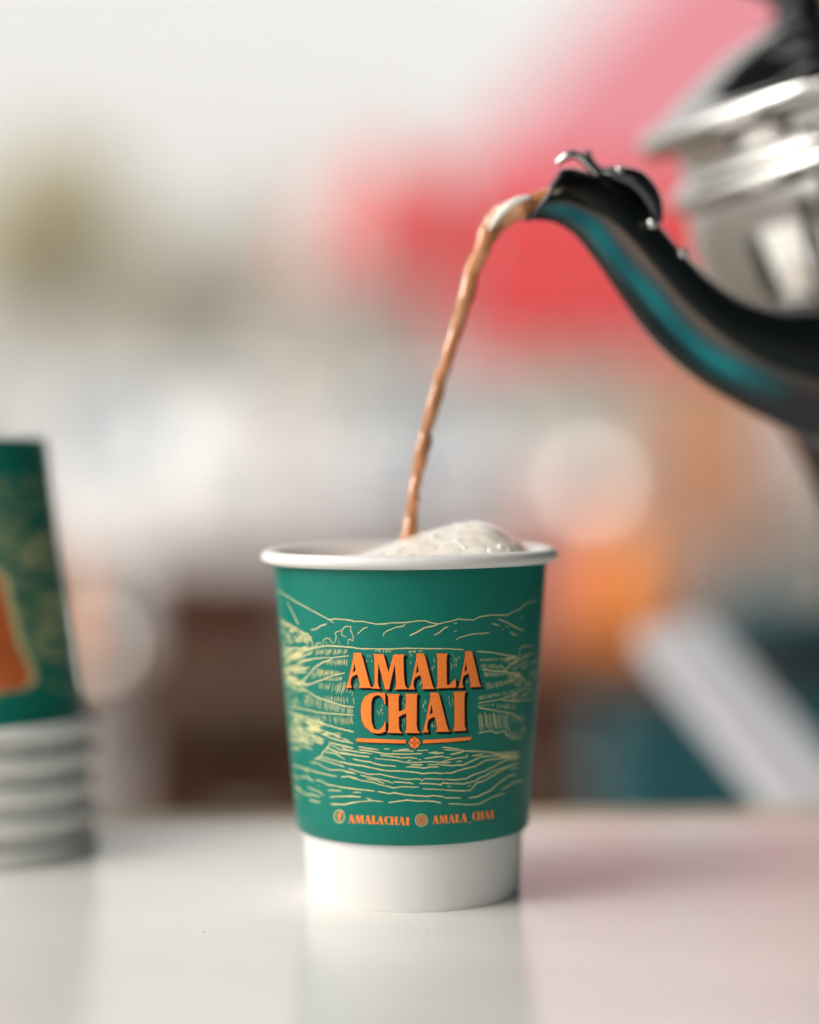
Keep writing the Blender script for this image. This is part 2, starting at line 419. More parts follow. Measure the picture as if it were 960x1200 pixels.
hatch(560, 740, 8.57, [(50, 395), (330, 415)], [(50, 470), (330, 440)], 20, .15)
hatch(560, 740, 8.57, [(90, 510), (430, 470)], [(90, 590), (430, 505)], 17, .1)
hatch(560, 740, 8.57, [(0, 650), (430, 570)], [(0, 700), (430, 600)], 17, .12)
hatch(560, 740, 8.57, [(190, 725), (370, 720)], [(190, 770), (370, 800)], 19, .2)
hatch(560, 740, 8.57, [(5, 785), (300, 830)], [(5, 1005), (300, 1000)], 25, .1, 1.3)
hatch(560, 740, 8.57, [(5, 735), (170, 725)], [(5, 755), (170, 748)], 26, .1)
for k in range(70):
    x = rnd(260, 560); y = rnd(270, 700)
    Z(560, 740, 8.57, [[(x, y), (x + rnd(30, 70), y - rnd(2, 30))]], rnd(1.0, 1.7))
for k in range(26):
    x = rnd(270, 470); y = rnd(820, 1050)
    Z(560, 740, 8.57, [[(x, y), (x + rnd(-15, 30), y + rnd(30, 70))]], 1.3)
# strokes that show between the letters
for cx, cy, wd, hg, n in ((432, 772, 8, 10, 4), (484, 769, 6, 14, 4), (508, 775, 5, 16, 5), (534, 772, 10, 16, 9), (415, 805, 8, 14, 5),
                          (445, 828, 8, 14, 6), (473, 820, 4, 14, 3), (473, 846, 3, 8, 2), (497, 822, 5, 18, 5), (528, 822, 6, 20, 6),
                          (508, 851, 5, 8, 3), (548, 797, 4, 8, 3), (492, 800, 4, 8, 3)):
    for k in range(n):
        x = cx + rnd(-.5, .5) * wd; y = cy + rnd(-.5, .5) * hg
        add_px([(x, y), (x + rnd(-1.5, 1.5), y + rnd(2.5, 5))], 1.0)
Z(400, 870, 8, [
 [(0, 25), (60, 40), (115, 55)], [(0, 45), (60, 70), (160, 90), (290, 105)], [(0, 95), (80, 110), (160, 125), (265, 135)],
 [(160, 40), (240, 55), (350, 68)], [(165, 65), (300, 85), (400, 105), (540, 110), (760, 105)], [(400, 60), (455, 62)], [(480, 80), (600, 78), (680, 82)],
 [(540, 68), (640, 65)], [(710, 75), (815, 73)], [(365, 120), (480, 130), (560, 145), (640, 140), (715, 150)],
 [(315, 150), (420, 160), (520, 170), (580, 185), (720, 190), (780, 180), (960, 185)], [(110, 155), (200, 175), (270, 182), (360, 210), (515, 225)],
 [(0, 180), (60, 200), (180, 215), (300, 240), (420, 265), (560, 268), (700, 280), (760, 292), (860, 285), (960, 290)],
 [(0, 140), (35, 158)], [(0, 215), (30, 230)], [(65, 245), (170, 275), (260, 298), (370, 298), (460, 320), (600, 345), (740, 342), (750, 360), (780, 340), (960, 345)],
 [(0, 258), (60, 280), (135, 292)], [(180, 305), (260, 325), (380, 350), (490, 380)], [(490, 368), (640, 378), (680, 390)], [(240, 340), (330, 355), (405, 385)],
 [(0, 322), (70, 320), (130, 340), (200, 358), (280, 370), (380, 400), (490, 425), (560, 415), (730, 420)],
 [(610, 228), (700, 232), (770, 242), (840, 230), (915, 228)], [(650, 210), (765, 210)], [(810, 208), (930, 205)],
 [(730, 385), (800, 385), (930, 395), (960, 380)], [(765, 435), (870, 440), (960, 442)], [(0, 420), (120, 435), (230, 448), (318, 458)],
 [(340, 458), (450, 480), (500, 472), (600, 490), (800, 505), (860, 498), (960, 510)], [(105, 468), (190, 468)], [(0, 508), (100, 505), (185, 512)],
 [(0, 582), (80, 575), (140, 558), (300, 545), (395, 555)], [(235, 520), (300, 545)],
 [(440, 565), (540, 550), (620, 540), (720, 552), (800, 548), (880, 555), (940, 565)], [(780, 150), (860, 140), (960, 128)], [(820, 100), (900, 85)],
 [(840, 100), (960, 98)], [(620, 172), (660, 165)], [(725, 165), (750, 160)]], 1.65)
Z(510, 860, 8, [
 [(60, 125), (150, 132), (220, 145), (280, 160), (430, 165), (580, 180), (790, 170)], [(80, 145), (150, 152), (220, 158)], [(140, 195), (210, 180), (280, 160)],
 [(0, 190), (70, 175)], [(80, 220), (150, 220)], [(0, 265), (60, 265), (130, 240), (220, 225), (310, 215)],
 [(50, 290), (150, 298), (270, 290), (340, 255), (430, 215), (560, 200), (700, 205)], [(60, 275), (150, 262)], [(200, 260), (250, 255)], [(285, 200), (310, 198)], [(345, 205), (450, 192)],
 [(80, 368), (150, 368), (210, 345), (270, 330), (380, 300), (480, 245), (640, 225), (780, 220)],
 [(80, 428), (120, 428), (200, 430), (290, 420), (360, 380), (460, 350), (580, 290), (660, 245), (770, 235)],
 [(40, 478), (50, 480), (70, 460), (150, 465), (270, 468), (380, 440), (420, 410), (480, 390), (540, 350), (620, 325), (720, 290), (780, 270)],
 [(80, 526), (120, 528), (250, 535), (330, 530), (390, 460), (460, 440), (540, 390), (650, 325), (700, 310)], [(115, 492), (145, 495)], [(305, 495), (335, 480)],
 [(80, 596), (110, 600), (245, 602)], [(315, 600), (390, 590), (520, 530), (600, 460), (680, 400), (760, 375)], [(620, 520), (690, 490), (740, 450), (830, 440)],
 [(125, 655), (240, 658), (340, 665), (420, 655), (520, 600), (600, 570), (655, 555)], [(560, 190), (640, 200), (760, 190)], [(600, 215), (700, 215), (800, 205)], [(700, 330), (780, 315)]], 1.65)

def ribbons(name, strokes, mat, parent, off, turn=0.0):
    V_, F_ = [], []
    for pts, w in strokes:
        n = len(pts); base = len(V_)
        for i in range(n):
            th, z = pts[i]
            a, b = pts[max(i - 1, 0)], pts[min(i + 1, n - 1)]
            r = sleeve_r(z)
            dx, dz = (b[0] - a[0]) * r, b[1] - a[1]
            l = math.hypot(dx, dz) or 1e-9
            ww = w * (0.55 if i in (0, n - 1) else rnd(.8, 1.15)) * .5
            nx, nz = -dz / l * ww / r, dx / l * ww
            for s in (1, -1):
                V_.append(sleeve_pt(th + nx * s + turn, min(max(z + nz * s, SL_Z0 + .001), SL_Z1 - .0005), off + base % 7 * 2e-6))
        for i in range(n - 1):
            k = base + 2 * i; F_.append((k, k + 1, k + 3, k + 2))
    return obj(name, V_, F_, mat, parent, True)
ribbons('landscape_print', strokes, M['cream'], sleeve, 0.00004)
ribbons('landscape_print', strokes, M['cream'], sleeve, 0.00004, math.pi)

# --- lettering: polygons traced in zoom pixels, laid on the cone
def poly_mesh(polys, cut=1.4):
    """polys: list of (outer, [holes]) in photo pixels -> bmesh cut into narrow columns"""
    bm = bmesh.new()
    for outer, holes in polys:
        loops = [[Vector((x, y, 0)) for x, y in l] for l in [outer] + holes]
        flat = [p for l in loops for p in l]
        vs_ = [bm.verts.new(p) for p in flat]
        for t in tessellate_polygon(loops):
            try: bm.faces.new([vs_[i] for i in t])
            except ValueError: pass
    xs = [v_.co.x for v_ in bm.verts]
    x = min(xs) + cut
    while x < max(xs):
        bmesh.ops.bisect_plane(bm, geom=bm.verts[:] + bm.edges[:] + bm.faces[:], plane_co=(x, 0, 0), plane_no=(1, 0, 0)); x += cut
    return bm
def decal(name, polys, mat, off, dx=0.0, dy=0.0, cut=2.0, parent=None):
    bm = poly_mesh(polys, cut)
    for v_ in bm.verts:
        p = on_sleeve(v_.co.x + dx, v_.co.y + dy)
        v_.co = sleeve_pt(p[0], p[1], off)
    bmesh.ops.recalc_face_normals(bm, faces=bm.faces)
    return from_bm(name, bm, mat, parent or sleeve, True)
A_ = ([(148, 112), (165, 104), (240, 104), (255, 120), (275, 190), (345, 460), (365, 520), (388, 545), (215, 545), (232, 520), (232, 490), (205, 372), (140, 402), (122, 440), (118, 500), (135, 545), (50, 545), (72, 520), (95, 440), (150, 180), (156, 140)],
      [[(168, 232), (186, 330), (145, 352)]])
M_ = ([(395, 120), (530, 122), (592, 350), (652, 126), (795, 126), (778, 160), (778, 220), (785, 430), (800, 520), (835, 560), (662, 566), (682, 530), (686, 470), (670, 240), (598, 566), (548, 562), (465, 232), (458, 470), (468, 530), (492, 556), (378, 552), (405, 525), (418, 470), (416, 190), (408, 145)], [])
L_ = ([(330, 112), (478, 110), (465, 140), (462, 200), (465, 500), (482, 512), (530, 470), (574, 425), (578, 470), (580, 540), (335, 552), (345, 520), (348, 450), (345, 160)], [])
C_ = ([(300, 68), (350, 78), (375, 70), (390, 75), (392, 215), (380, 215), (365, 150), (320, 102), (275, 105), (235, 130), (218, 200), (215, 330), (222, 440), (250, 520), (290, 540), (340, 520), (375, 470), (385, 430), (395, 430), (395, 560), (380, 556), (350, 575), (290, 582), (215, 565), (140, 500), (100, 420), (86, 310), (95, 210), (130, 130), (200, 80)], [])
H_ = ([(410, 85), (575, 88), (560, 120), (558, 180), (560, 305), (600, 295), (645, 262), (650, 130), (635, 85), (800, 82), (785, 120), (782, 480), (795, 540), (830, 575), (635, 575), (652, 540), (655, 480), (652, 330), (600, 350), (560, 372), (560, 480), (568, 540), (600, 578), (415, 572), (432, 530), (435, 480), (430, 130)], [])
I_ = ([(595, 62), (755, 52), (740, 90), (735, 200), (740, 480), (760, 545), (590, 555), (608, 510), (612, 450), (610, 120)], [])
def fit(g, x0, x1, y0, y1, rise=0.0):
    """glyph into a pixel box; rise = how much the right end is lifted"""
    xs = [p[0] for p in g[0]]; ys = [p[1] for p in g[0]]
    a, b, c, d = min(xs), max(xs), min(ys), max(ys)
    m = lambda p: (x0 + (p[0] - a) / (b - a) * (x1 - x0), y0 + (p[1] - c) / (d - c) * (y1 - y0) - rise * (p[0] - a) / (b - a))
    return ([m(p) for p in g[0]], [[m(p) for p in h] for h in g[1]])
logo = [fit(A_, 404.7, 436.4, 764.8, 806.0), fit(M_, 435.4, 478.3, 766.3, 808.0), fit(A_, 478.3, 509.8, 765.7, 807.8, .6), fit(L_, 510.9, 534.4, 765.6, 806.8),
        fit(A_, 536.0, 564.3, 763.6, 806.2, 1.6), fit(C_, 423.0, 452.0, 811.4, 859.6), fit(H_, 453.4, 492.8, 812.7, 859.2), fit(A_, 493.8, 527.5, 811.9, 858.2, 1.0), fit(I_, 530.3, 546.3, 810.0, 857.0)]
for k, (dx, dy) in enumerate(((3.5, 2.9), (2.8, 2.3), (2.1, 1.7), (1.4, 1.1), (0.7, 0.5), (-0.5, 0.3))):
    decal('lettering_shadow', logo, M['black'], 0.00007 + 0.00001 * k, dx, dy)
decal('lettering', logo, M['orange'], 0.00013)
def zp(pts, x0, y0, s): return [(x0 + x / s, y0 + y / s) for x, y in pts]
bars = [(zp([(50, 60), (220, 66), (395, 72), (395, 97), (180, 92), (50, 85)], 410, 855, 6), []), (zp([(515, 72), (700, 62), (855, 50), (850, 73), (700, 88), (515, 97)], 410, 855, 6), [])]
decal('underline_shadow', bars, M['black'], 0.00007, 0.5, 1.0)
decal('underline', bars, M['orange'], 0.00013)
def disc_px(cx, cy, rx, ry=None, n=20): 
    ry = ry or rx
    return [(cx + rx * math.cos(2 * math.pi * k / n), cy + ry * math.sin(2 * math.pi * k / n)) for k in range(n)]
ecx, ecy = 410 + 455 / 6, 855 + 92 / 6
def quatre(r): return [(ecx + r * (1 + .10 * math.cos(8 * a)) * math.copysign(abs(math.cos(a)) ** 1.5, math.cos(a)), ecy + r * (1 + .1 * math.cos(8 * a)) * math.copysign(abs(math.sin(a)) ** 1.5, math.sin(a))) for a in [2 * math.pi * k / 32 for k in range(32)]]
decal('emblem_outline', [(quatre(8.2), [])], M['black'], 0.00009)
decal('emblem', [(quatre(7.2), [])], M['orange'], 0.00014)
decal('emblem_mark', [(disc_px(ecx + dx, ecy + dy, 1.1, n=8), []) for dx, dy in ((0, -3.9), (0, 3.9), (3.9, 0), (-3.9, 0))] +
      [(disc_px(ecx, ecy, 2.2, n=14), [disc_px(ecx, ecy, 1.4, n=14)])], M['red'], 0.00018)
dots = []
for k in range(54):
    x = 419 + k * 2.45
    if abs(x - ecx) < 9: continue
    y = 872.2 + (x - 419) * .011 if x < ecx else 873.0 - (x - ecx) * .055
    dots.append((disc_px(x, y, .75, .55, 6), []))
decal('underline_dots', dots, M['black'], 0.00007)
def small_text(txt, x0, x1, y0, y1, h):
    wid = {'A': 1.0, 'M': 1.32, 'L': .78, 'C': .86, 'H': 1.16, 'I': .55, '_': .75}
    gl = {'A': A_, 'M': M_, 'L': L_, 'C': C_, 'H': H_, 'I': I_}
    tot = sum(wid[c] for c in txt); x = x0; out = []
    for c in txt:
        w = wid[c] / tot * (x1 - x0)
        yb = y0 + (y1 - y0) * (x - x0) / (x1 - x0)
        if c in gl: out.append(fit(gl[c], x - .15, x + w * .97, yb - h, yb, (y0 - y1) * w / (x1 - x0)))
        else: out.append(([(x, yb - .1), (x + w * .9, yb - .1), (x + w * .9, yb + .7), (x, yb + .7)], []))
        x += w
    return out
decal('handle_lettering', small_text('AMALACHAI', 408.6, 480.2, 964.4, 967.2, 9.6) + small_text('AMALA', 507, 548, 965.8, 963.2, 9.9) +
      small_text('_', 548.5, 552.5, 963.6, 963.4, 9) + small_text('CHAI', 553.5, 578.5, 961.6, 959.0, 9.7), M['orange'], 0.00008)
fx, fy = 385 + 125 / 9.6, 940 + 160 / 9.6
decal('icon_ring', [(disc_px(fx, fy, 6.4, 8.0, 28), [disc_px(fx, fy, 5.5, 7.0, 28)])], M['cream'], 0.00008)
decal('icon_letter', [([(fx - 1.3, fy + 5.6), (fx - 1.3, fy + .6), (fx - 3, fy + .6), (fx - 3, fy - 1.6), (fx - 1.3, fy - 1.6), (fx - 1.2, fy - 3.9), (fx - .2, fy - 5.4), (fx + 1.4, fy - 5.9), (fx + 3, fy - 5.6), (fx + 3, fy - 3.4), (fx + 1.7, fy - 3.4), (fx + 1.2, fy - 2.6), (fx + 1.2, fy - 1.6), (fx + 2.9, fy - 1.6), (fx + 2.6, fy + .6), (fx + 1.2, fy + .6), (fx + 1.2, fy + 5.6)], [])], M['orange'], 0.00008)
gx, gy = 480 + 122 / 8.727, 940 + 185 / 8.727
decal('icon_ring', [(disc_px(gx, gy, 7.4, 7.6, 28), [disc_px(gx, gy, 6.6, 6.8, 28)])], M['cream'], 0.00008)
decal('icon_camera', [(disc_px(gx, gy, 5.4, 5.5, 4 * 6), [disc_px(gx, gy, 4.2, 4.3, 24)]), (disc_px(gx, gy, 3.0, 3.0, 20), [disc_px(gx, gy, 1.7, 1.7, 20)]), (disc_px(gx + 3.1, gy - 3.1, .55, n=8), [])], M['orange'], 0.00008)

# ------------------------------------------------------------------ tea, foam, stream
tea = empty('milky_tea', 'pale frothy milk tea filling the green cup to the brim', 'tea', (0, 0, 0))
TEA_Z = 0.0905
v, f = lathe([(0.0005, TEA_Z - .03), (0.030, TEA_Z - .03), (0.0357, TEA_Z + .0003), (0.0352, TEA_Z), (0.0005, TEA_Z + .0001)], 96)
obj('liquid', v, f, M['tea_top'], tea)
random.seed(21)
bumps = []
for k in range(900):
    a = rnd(0, 2 * math.pi); r = 0.034 * math.sqrt(random.random())
    bumps.append((r * math.cos(a), r * math.sin(a), random.choice((.0006, .0008, .0009, .0012, .0014, .0019, .0026))))
def foam_h(x, y):
    # one heap of froth, steeper on the right
    dx = x - 0.0185; dy = y + 0.001
    sx = 0.0165 if dx < 0 else 0.0088
    h = 0.0092 * math.exp(-((dx / sx) ** 2) * .62 - ((dy / 0.0125) ** 2) * .55)
    h += 0.0016 * math.exp(-(((x + 0.002) / .008) ** 2) - ((y + .006) / .010) ** 2)
    e = min(1.0, max(0.0, (0.0352 - math.hypot(x, y)) / 0.006))
    return h * (e * e * (3 - 2 * e))
cells = {}
for b in bumps: cells.setdefault((int(b[0] // .003), int(b[1] // .003)), []).append(b)
fv, ff, idx = [], [], {}
STEP = 0.00032; N = int(0.0352 / STEP)
for i in range(-N, N + 1):
    for j in range(-N, N + 1):
        x, y = i * STEP, j * STEP
        if math.hypot(x, y) > 0.0352: continue
        h = foam_h(x, y)
        if h < 0.00035: continue
        ci, cj = int(x // .003), int(y // .003); bz = 0.0
        for a in (-1, 0, 1):
            for c in (-1, 0, 1):
                for (bx, by, br) in cells.get((ci + a, cj + c), ()):
                    d2 = (x - bx) ** 2 + (y - by) ** 2
                    if d2 < br * br: bz = max(bz, math.sqrt(br * br - d2) * .16)
        idx[i, j] = len(fv)
        fv.append((x, y, TEA_Z - .0004 + h + bz * min(1, h / .0015)))
for (i, j), a in idx.items():
    q = [idx.get(k) for k in ((i, j), (i + 1, j), (i + 1, j + 1), (i, j + 1))]
    if None not in q: ff.append(tuple(q))
obj('foam', fv, ff, M['foam'], tea)
bub = bmesh.new()
for k in range(34):
    x = rnd(-.004, .033); y = rnd(-.026, .012); h = foam_h(x, y)
    if h < .0002 or math.hypot(x, y) > .033: continue
    r = random.choice((.0004, .0005, .0006, .0008, .0012))
    bmesh.ops.create_uvsphere(bub, u_segments=14, v_segments=8, radius=r, matrix=Matrix.Translation((x, y, TEA_Z + h - r * .55)))
bo = from_bm('bubbles', bub, new_mat('bubble_film', (.90, .86, .80), rough=.08, sss=.5, sss_r=(1, .9, .8), sss_s=.002, coat=1.0), tea, True); bo['kind'] = 'stuff'

SY = -0.002
st = [(652, 228, 10), (630, 238, 13), (608, 245, 13), (588, 254, 13.5), (574, 271, 11.5), (563, 295, 9.6), (555, 318, 9.0), (547, 342, 9.4), (541, 366, 7.6), (534, 388, 8.2), (526, 413, 7.6), (519, 436, 7.4), (512, 460, 8.0), (506, 482, 8.4), (500, 504, 7.4), (495, 522, 8.8), (493, 538, 8.4), (489, 556, 7.0), (486, 574, 6.2), (484, 592, 7.2), (481, 610, 7.8), (479, 628, 8.2), (478, 650, 9.0)]
sp = smooth_path(st, 7)
path, rad = [], []
for k, (x, y, w) in enumerate(sp):
    ph = k * .55
    path.append(at(x + 3.2 * noise.noise(Vector((k * .13, 0, 5))) * min(1, k / 30), y, D + SY + .0009 * math.sin(ph * .6)))
    rad.append(w * .00023 * (1 + .10 * noise.noise(Vector((k * .16, 3, 0))) * 2 + .07 * noise.noise(Vector((k * .42, 9, 0))) * 2))
v, f = tube(path, rad, 20, True, .72)
v = [p + Vector((0, 0, 0)) + Vector((rnd(-1, 1), rnd(-1, 1), rnd(-1, 1))) * .00009 for p in v]
tag(obj('tea_stream', v, f, M['tea']), 'thin stream of caramel brown milk tea falling from the kettle spout', 'tea')
dr = bmesh.new(); random.seed(12)
for (x_, y_, r_) in ((470, 628, 2.0), (491, 622, 1.6), (465, 617, 1.2), (497, 634, 1.7), (507, 470, 1.3), (560, 262, 1.4), (548, 300, 1.2)):
    bmesh.ops.create_uvsphere(dr, u_segments=12, v_segments=8, radius=r_ * .00023, matrix=Matrix.Translation(at(x_, y_, D + SY)) @ Matrix.Diagonal((1, 1, 1.35, 1)))
d_o = from_bm('droplets', dr, M['tea'], bpy.data.objects['tea_stream'], True); d_o['kind'] = 'stuff'
fo = smooth_path([(622, 233, 2), (610, 236, 4.5), (596, 244, 5.5), (583, 257, 4), (573, 272, 1.5)], 6)
crest = tube([at(x, y - 2, D + SY - .0022) for x, y, w in fo], [w * .00023 for x, y, w in fo], 14)
obj('froth', crest[0], crest[1], M['foam'], bpy.data.objects['tea_stream'])

# ------------------------------------------------------------------ kettle
KD = 0.668
kc = at(966, 102, KD)
KM = Matrix.Translation(kc) @ Matrix.Rotation(R(6), 4, 'X') @ Matrix.Rotation(R(-19), 4, 'Y')
ket = empty('kettle', 'polished steel tea kettle with dark curved spout tipped to pour', 'kettle', KM @ Vector((0, 0, -0.150)))
KI = Matrix.Translation(-ket.location)
def kput(name, v, f, mat, parent=None, auto=None, local=True):
    return obj(name, [(KI @ KM if local else KI) @ Vector(p) for p in v], f, mat, parent or ket, True, auto)
body = [(0.0452, -0.0915), (0.0462, -0.09), (0.0508, -0.078), (0.0540, -0.064), (0.0556, -0.050), (0.0556, -0.038), (0.0545, -0.029), (0.0532, -0.0235),
        (0.0560, -0.0222), (0.0572, -0.0195), (0.0562, -0.0168), (0.0530, -0.0155), (0.0512, -0.0135), (0.0508, -0.006), (0.0515, -0.0045), (0.0500, -0.0045)]
v, f = lathe(body, 96); kput('body', v, f, M['steel'], auto=50)
base = [(0.0005, -0.150), (0.0365, -0.150), (0.0388, -0.1475), (0.0398, -0.143), (0.0415, -0.128), (0.0436, -0.109), (0.0462, -0.0925), (0.0466, -0.0905), (0.0452, -0.0898)]
v, f = lathe(base, 96); kput('dark_base', v, f, M['base_dark'], auto=50)  # lower part of the kettle in darker, rougher metal
lid = [(0.0500, -0.0035), (0.0555, -0.0042), (0.0592, -0.0032), (0.0610, -0.0005), (0.0606, 0.0028), (0.0584, 0.0050), (0.0552, 0.0056), (0.0522, 0.0062), (0.046, 0.0098), (0.036, 0.0150), (0.026, 0.0192), (0.018, 0.0216), (0.0125, 0.0226), (0.0005, 0.0228)]
v, f = lathe(lid, 96); lido = kput('lid', v, f, M['steel'], auto=60)
knob = [(0.0145, 0.0214), (0.0150, 0.0222), (0.0135, 0.0230), (0.0085, 0.0250), (0.0075, 0.0290), (0.0105, 0.0335), (0.0165, 0.0375), (0.0185, 0.0425), (0.0165, 0.0480), (0.0100, 0.0515), (0.0005, 0.0525)]
v, f = lathe(knob, 48); kput('knob', v, f, M['dark_steel'], lido)
sv, sf = [], []
for k in range(13):
    z_ = -.0235 - k * .0045; a_ = R(-14) + R(.8) * math.sin(k * .5)
    r_ = .0545 + .0022 * math.sin(math.pi * min(1, k / 8)) - (.0085 * ((k - 7) / 5) ** 1.5 if k > 7 else 0)
    for da, dr in ((-.075, -.0015), (-.07, .0012), (0, .0022), (.07, .0012), (.075, -.0015)): sv.append(((r_ + dr) * math.sin(a_ + da), -(r_ + dr) * math.cos(a_ + da), z_))
for k in range(12):
    for j in range(4): q = k * 5 + j; sf.append((q, q + 1, q + 6, q + 5))
kput('strap', sv, sf, M['steel'], auto=50)
hp = smooth_path([(0.050, 0, -0.022), (0.075, 0, -0.020), (0.098, 0, -0.032), (0.105, 0, -0.060), (0.097, 0, -0.088), (0.070, 0, -0.104), (0.040, 0, -0.106)], 6)
v, f = tube([Vector(p) for p in hp], [.0065] * len(hp), 16, True, .7); kput('handle', v, f, M['dark_steel'])
sps = [(640, 229, 27, .566), (664, 230, 33, .567), (698, 247, 38, .569), (730, 279, 42, .573), (762, 320, 45, .578), (796, 360, 49, .584), (838, 394, 54, .592), (886, 417, 62, .602), (938, 430, 76, .613), (990, 440, 92, .625)]
ss = smooth_path(sps, 6)
sp_path = [at(x, y, d) for x, y, w, d in ss]; sp_r = [w * d / FPX for x, y, w, d in ss]
n = 32
v1, f1 = tube(sp_path, sp_r, n, False, .8)
v2, f2 = tube(sp_path[:14], [r - .0011 for r in sp_r[:14]], n, False, .8)
tipd = (sp_path[0] - sp_path[3]).normalized()
for vv in (v1, v2):
    for i in range(n * 14):
        fall = max(0.0, 1 - (i // n) / 9.0) ** 2
        s_ = math.sin(2 * math.pi * (i % n) / n)
        vv[i] = vv[i] + tipd * (-s_) * .0052 * fall
off = len(v1)
fs = f1 + [tuple(i + off for i in q)[::-1] for q in f2] + [(k, off + k, off + (k + 1) % n, (k + 1) % n) for k in range(n)]
tm = new_mat('reflection_banded_steel', (.10, .10, .105), rough=.11, metal=1.0, rough_var=.05, nscale=60)  # spout metal coloured by painted reflection bands
nt_ = tm.node_tree; pb = nt_.nodes['Principled BSDF']; ca = nt_.nodes.new('ShaderNodeVertexColor'); ca.layer_name = 'painted_reflection'
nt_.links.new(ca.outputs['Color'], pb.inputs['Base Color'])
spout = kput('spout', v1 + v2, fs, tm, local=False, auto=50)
ca_ = spout.data.color_attributes.new('painted_reflection', 'FLOAT_COLOR', 'POINT')
for i in range(len(v1) + len(v2)):  # teal and brown reflections painted into the vertex colour
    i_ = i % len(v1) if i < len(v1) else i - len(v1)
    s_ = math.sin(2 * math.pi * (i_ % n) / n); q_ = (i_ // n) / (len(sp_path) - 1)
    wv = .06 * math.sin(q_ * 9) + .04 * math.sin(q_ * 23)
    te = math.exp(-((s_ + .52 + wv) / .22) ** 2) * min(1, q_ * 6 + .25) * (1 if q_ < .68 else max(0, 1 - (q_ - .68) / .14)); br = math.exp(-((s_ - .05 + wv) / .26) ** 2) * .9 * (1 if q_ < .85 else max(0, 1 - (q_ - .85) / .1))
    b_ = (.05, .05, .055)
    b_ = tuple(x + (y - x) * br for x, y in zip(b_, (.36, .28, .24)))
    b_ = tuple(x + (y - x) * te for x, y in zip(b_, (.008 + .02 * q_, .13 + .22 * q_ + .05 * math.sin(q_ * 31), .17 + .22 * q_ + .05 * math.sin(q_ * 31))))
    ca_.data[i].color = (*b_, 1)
lp = [sp_path[0] + (Vector(v1[k]) - sp_path[0]) * 1.0 for k in range(n)]
lv, lf = [], []
for k in range(n):
    t = (lp[(k + 1) % n] - lp[k - 1]).normalized(); rr = (lp[k] - sp_path[0]).normalized(); w_ = t.cross(rr)
    for s in range(8):
        a = 2 * math.pi * s / 8; lv.append(lp[k] + (rr * math.cos(a) + w_ * math.sin(a)) * .0006)
for k in range(n):
    for s in range(8): lf.append((k * 8 + s, k * 8 + (s + 1) % 8, (k + 1) % n * 8 + (s + 1) % 8, (k + 1) % n * 8 + s))
kput('lip', lv, lf, M['dark_steel'], spout, local=False)
fp = smooth_path([(770, 262, 7), (762, 236, 14), (744, 215, 16), (718, 207, 12), (702, 202, 7), (692, 190, 5), (688, 176, 3.5)], 5)
v, f = tube([at(x, y, .571) for x, y, w in fp], [w * .00023 for x, y, w in fp], 18, True, 1.5); kput('spout_flap', v, f, M['dark_steel'], spout, local=False)
fp = smooth_path([(652, 192, 3), (664, 183, 5), (676, 182, 5), (688, 192, 5), (700, 206, 4)], 5)
v, f = tube([at(x, y, .566) for x, y, w in fp], [w * .00023 for x, y, w in fp], 14, True, 1.3); kput('hinge_tab', v, f, M['steel'], spout, local=False)
for (x, y, d, r) in ((764, 262, .566, 7), (800, 297, .574, 7), (726, 199, .566, 5)):
    bm = bmesh.new(); bmesh.ops.create_uvsphere(bm, u_segments=16, v_segments=10, radius=r * .00023, matrix=KI @ Matrix.Translation(at(x, y, d)))
    from_bm('rivet', bm, M['steel'], spout, True)

# ------------------------------------------------------------------ stack of upside-down cups
SX, SYC = -0.1360, 0.635 - D
CH = 0.0876; PITCH = 0.009
def cone_r(z): return 0.0368 + (0.0262 - 0.0368) * (z / CH)     # z measured up from the rim
def upside_cup(label, z0, green):
    c = empty('paper_cup', label, 'cup', (SX + rnd(-.0006, .0006), SYC + rnd(-.0006, .0006), z0), 'upside-down cups in the stack')
    out = [(cone_r(.002), .002)] + [(cone_r(.002 + (CH - .002) * t / 10), .002 + (CH - .002) * t / 10) for t in range(1, 11)]
    prof = [(r - .0006, z) for r, z in out][::1]
    v, f = lathe(out + [(cone_r(CH) - .0016, CH + .0004), (cone_r(CH) - .0022, CH - .0002), (cone_r(CH) - .0026, CH - .006), (.0005, CH - .006)], 96)
    w = obj('printed_wall' if green else 'wall', v, f, M['sleeve'] if green else M['paper'], c, True, 40)
    rg = [(0.0382 + .0024 * math.cos(2 * math.pi * k / 16), .0023 + .0023 * math.sin(2 * math.pi * k / 16)) for k in range(16)]
    v, f = lathe(rg, 96, closed=True); obj('rim', v, f, M['paper'], c)
    return c, w
cup_labels = ['plain white upside-down paper cup at the foot of the stack, on the counter', 'plain white upside-down paper cup second up from the counter in the stack',
              'plain white upside-down paper cup in the middle of the stack', 'plain white upside-down paper cup right under the green one']
for k in range(4): upside_cup(cup_labels[k], k * PITCH, False)
top_cup, top_wall = upside_cup('green printed paper cup turned upside down on top of the stack', 4 * PITCH, True)
def reprint(src, big):
    me = src.data.copy()
    c0 = on_sleeve(484, 812)
    for vert in me.vertices:
        x, y, z = vert.co; r = math.hypot(x, y); th = math.atan2(x, -y); o_ = r - sleeve_r(z)
        if big: th = c0[0] + (th - c0[0]) * 1.55; z = c0[1] + (z - c0[1]) * 1.6
        z2 = CH - (z - SL_Z0) / (SL_Z1 - SL_Z0) * (CH - .004)
        if big: z2 += -.004
        th2 = -th + R(4); r2 = cone_r(z2) + o_ + (.0001 if big else 0)
        vert.co = (r2 * math.sin(th2), -r2 * math.cos(th2), z2)
    o = bpy.data.objects.new(src.name.split('.')[0], me); col.objects.link(o); o.parent = top_wall
for s in list(sleeve.children):
    nm = s.name.split('.')[0]
    if nm == 'landscape_print': reprint(s, False)
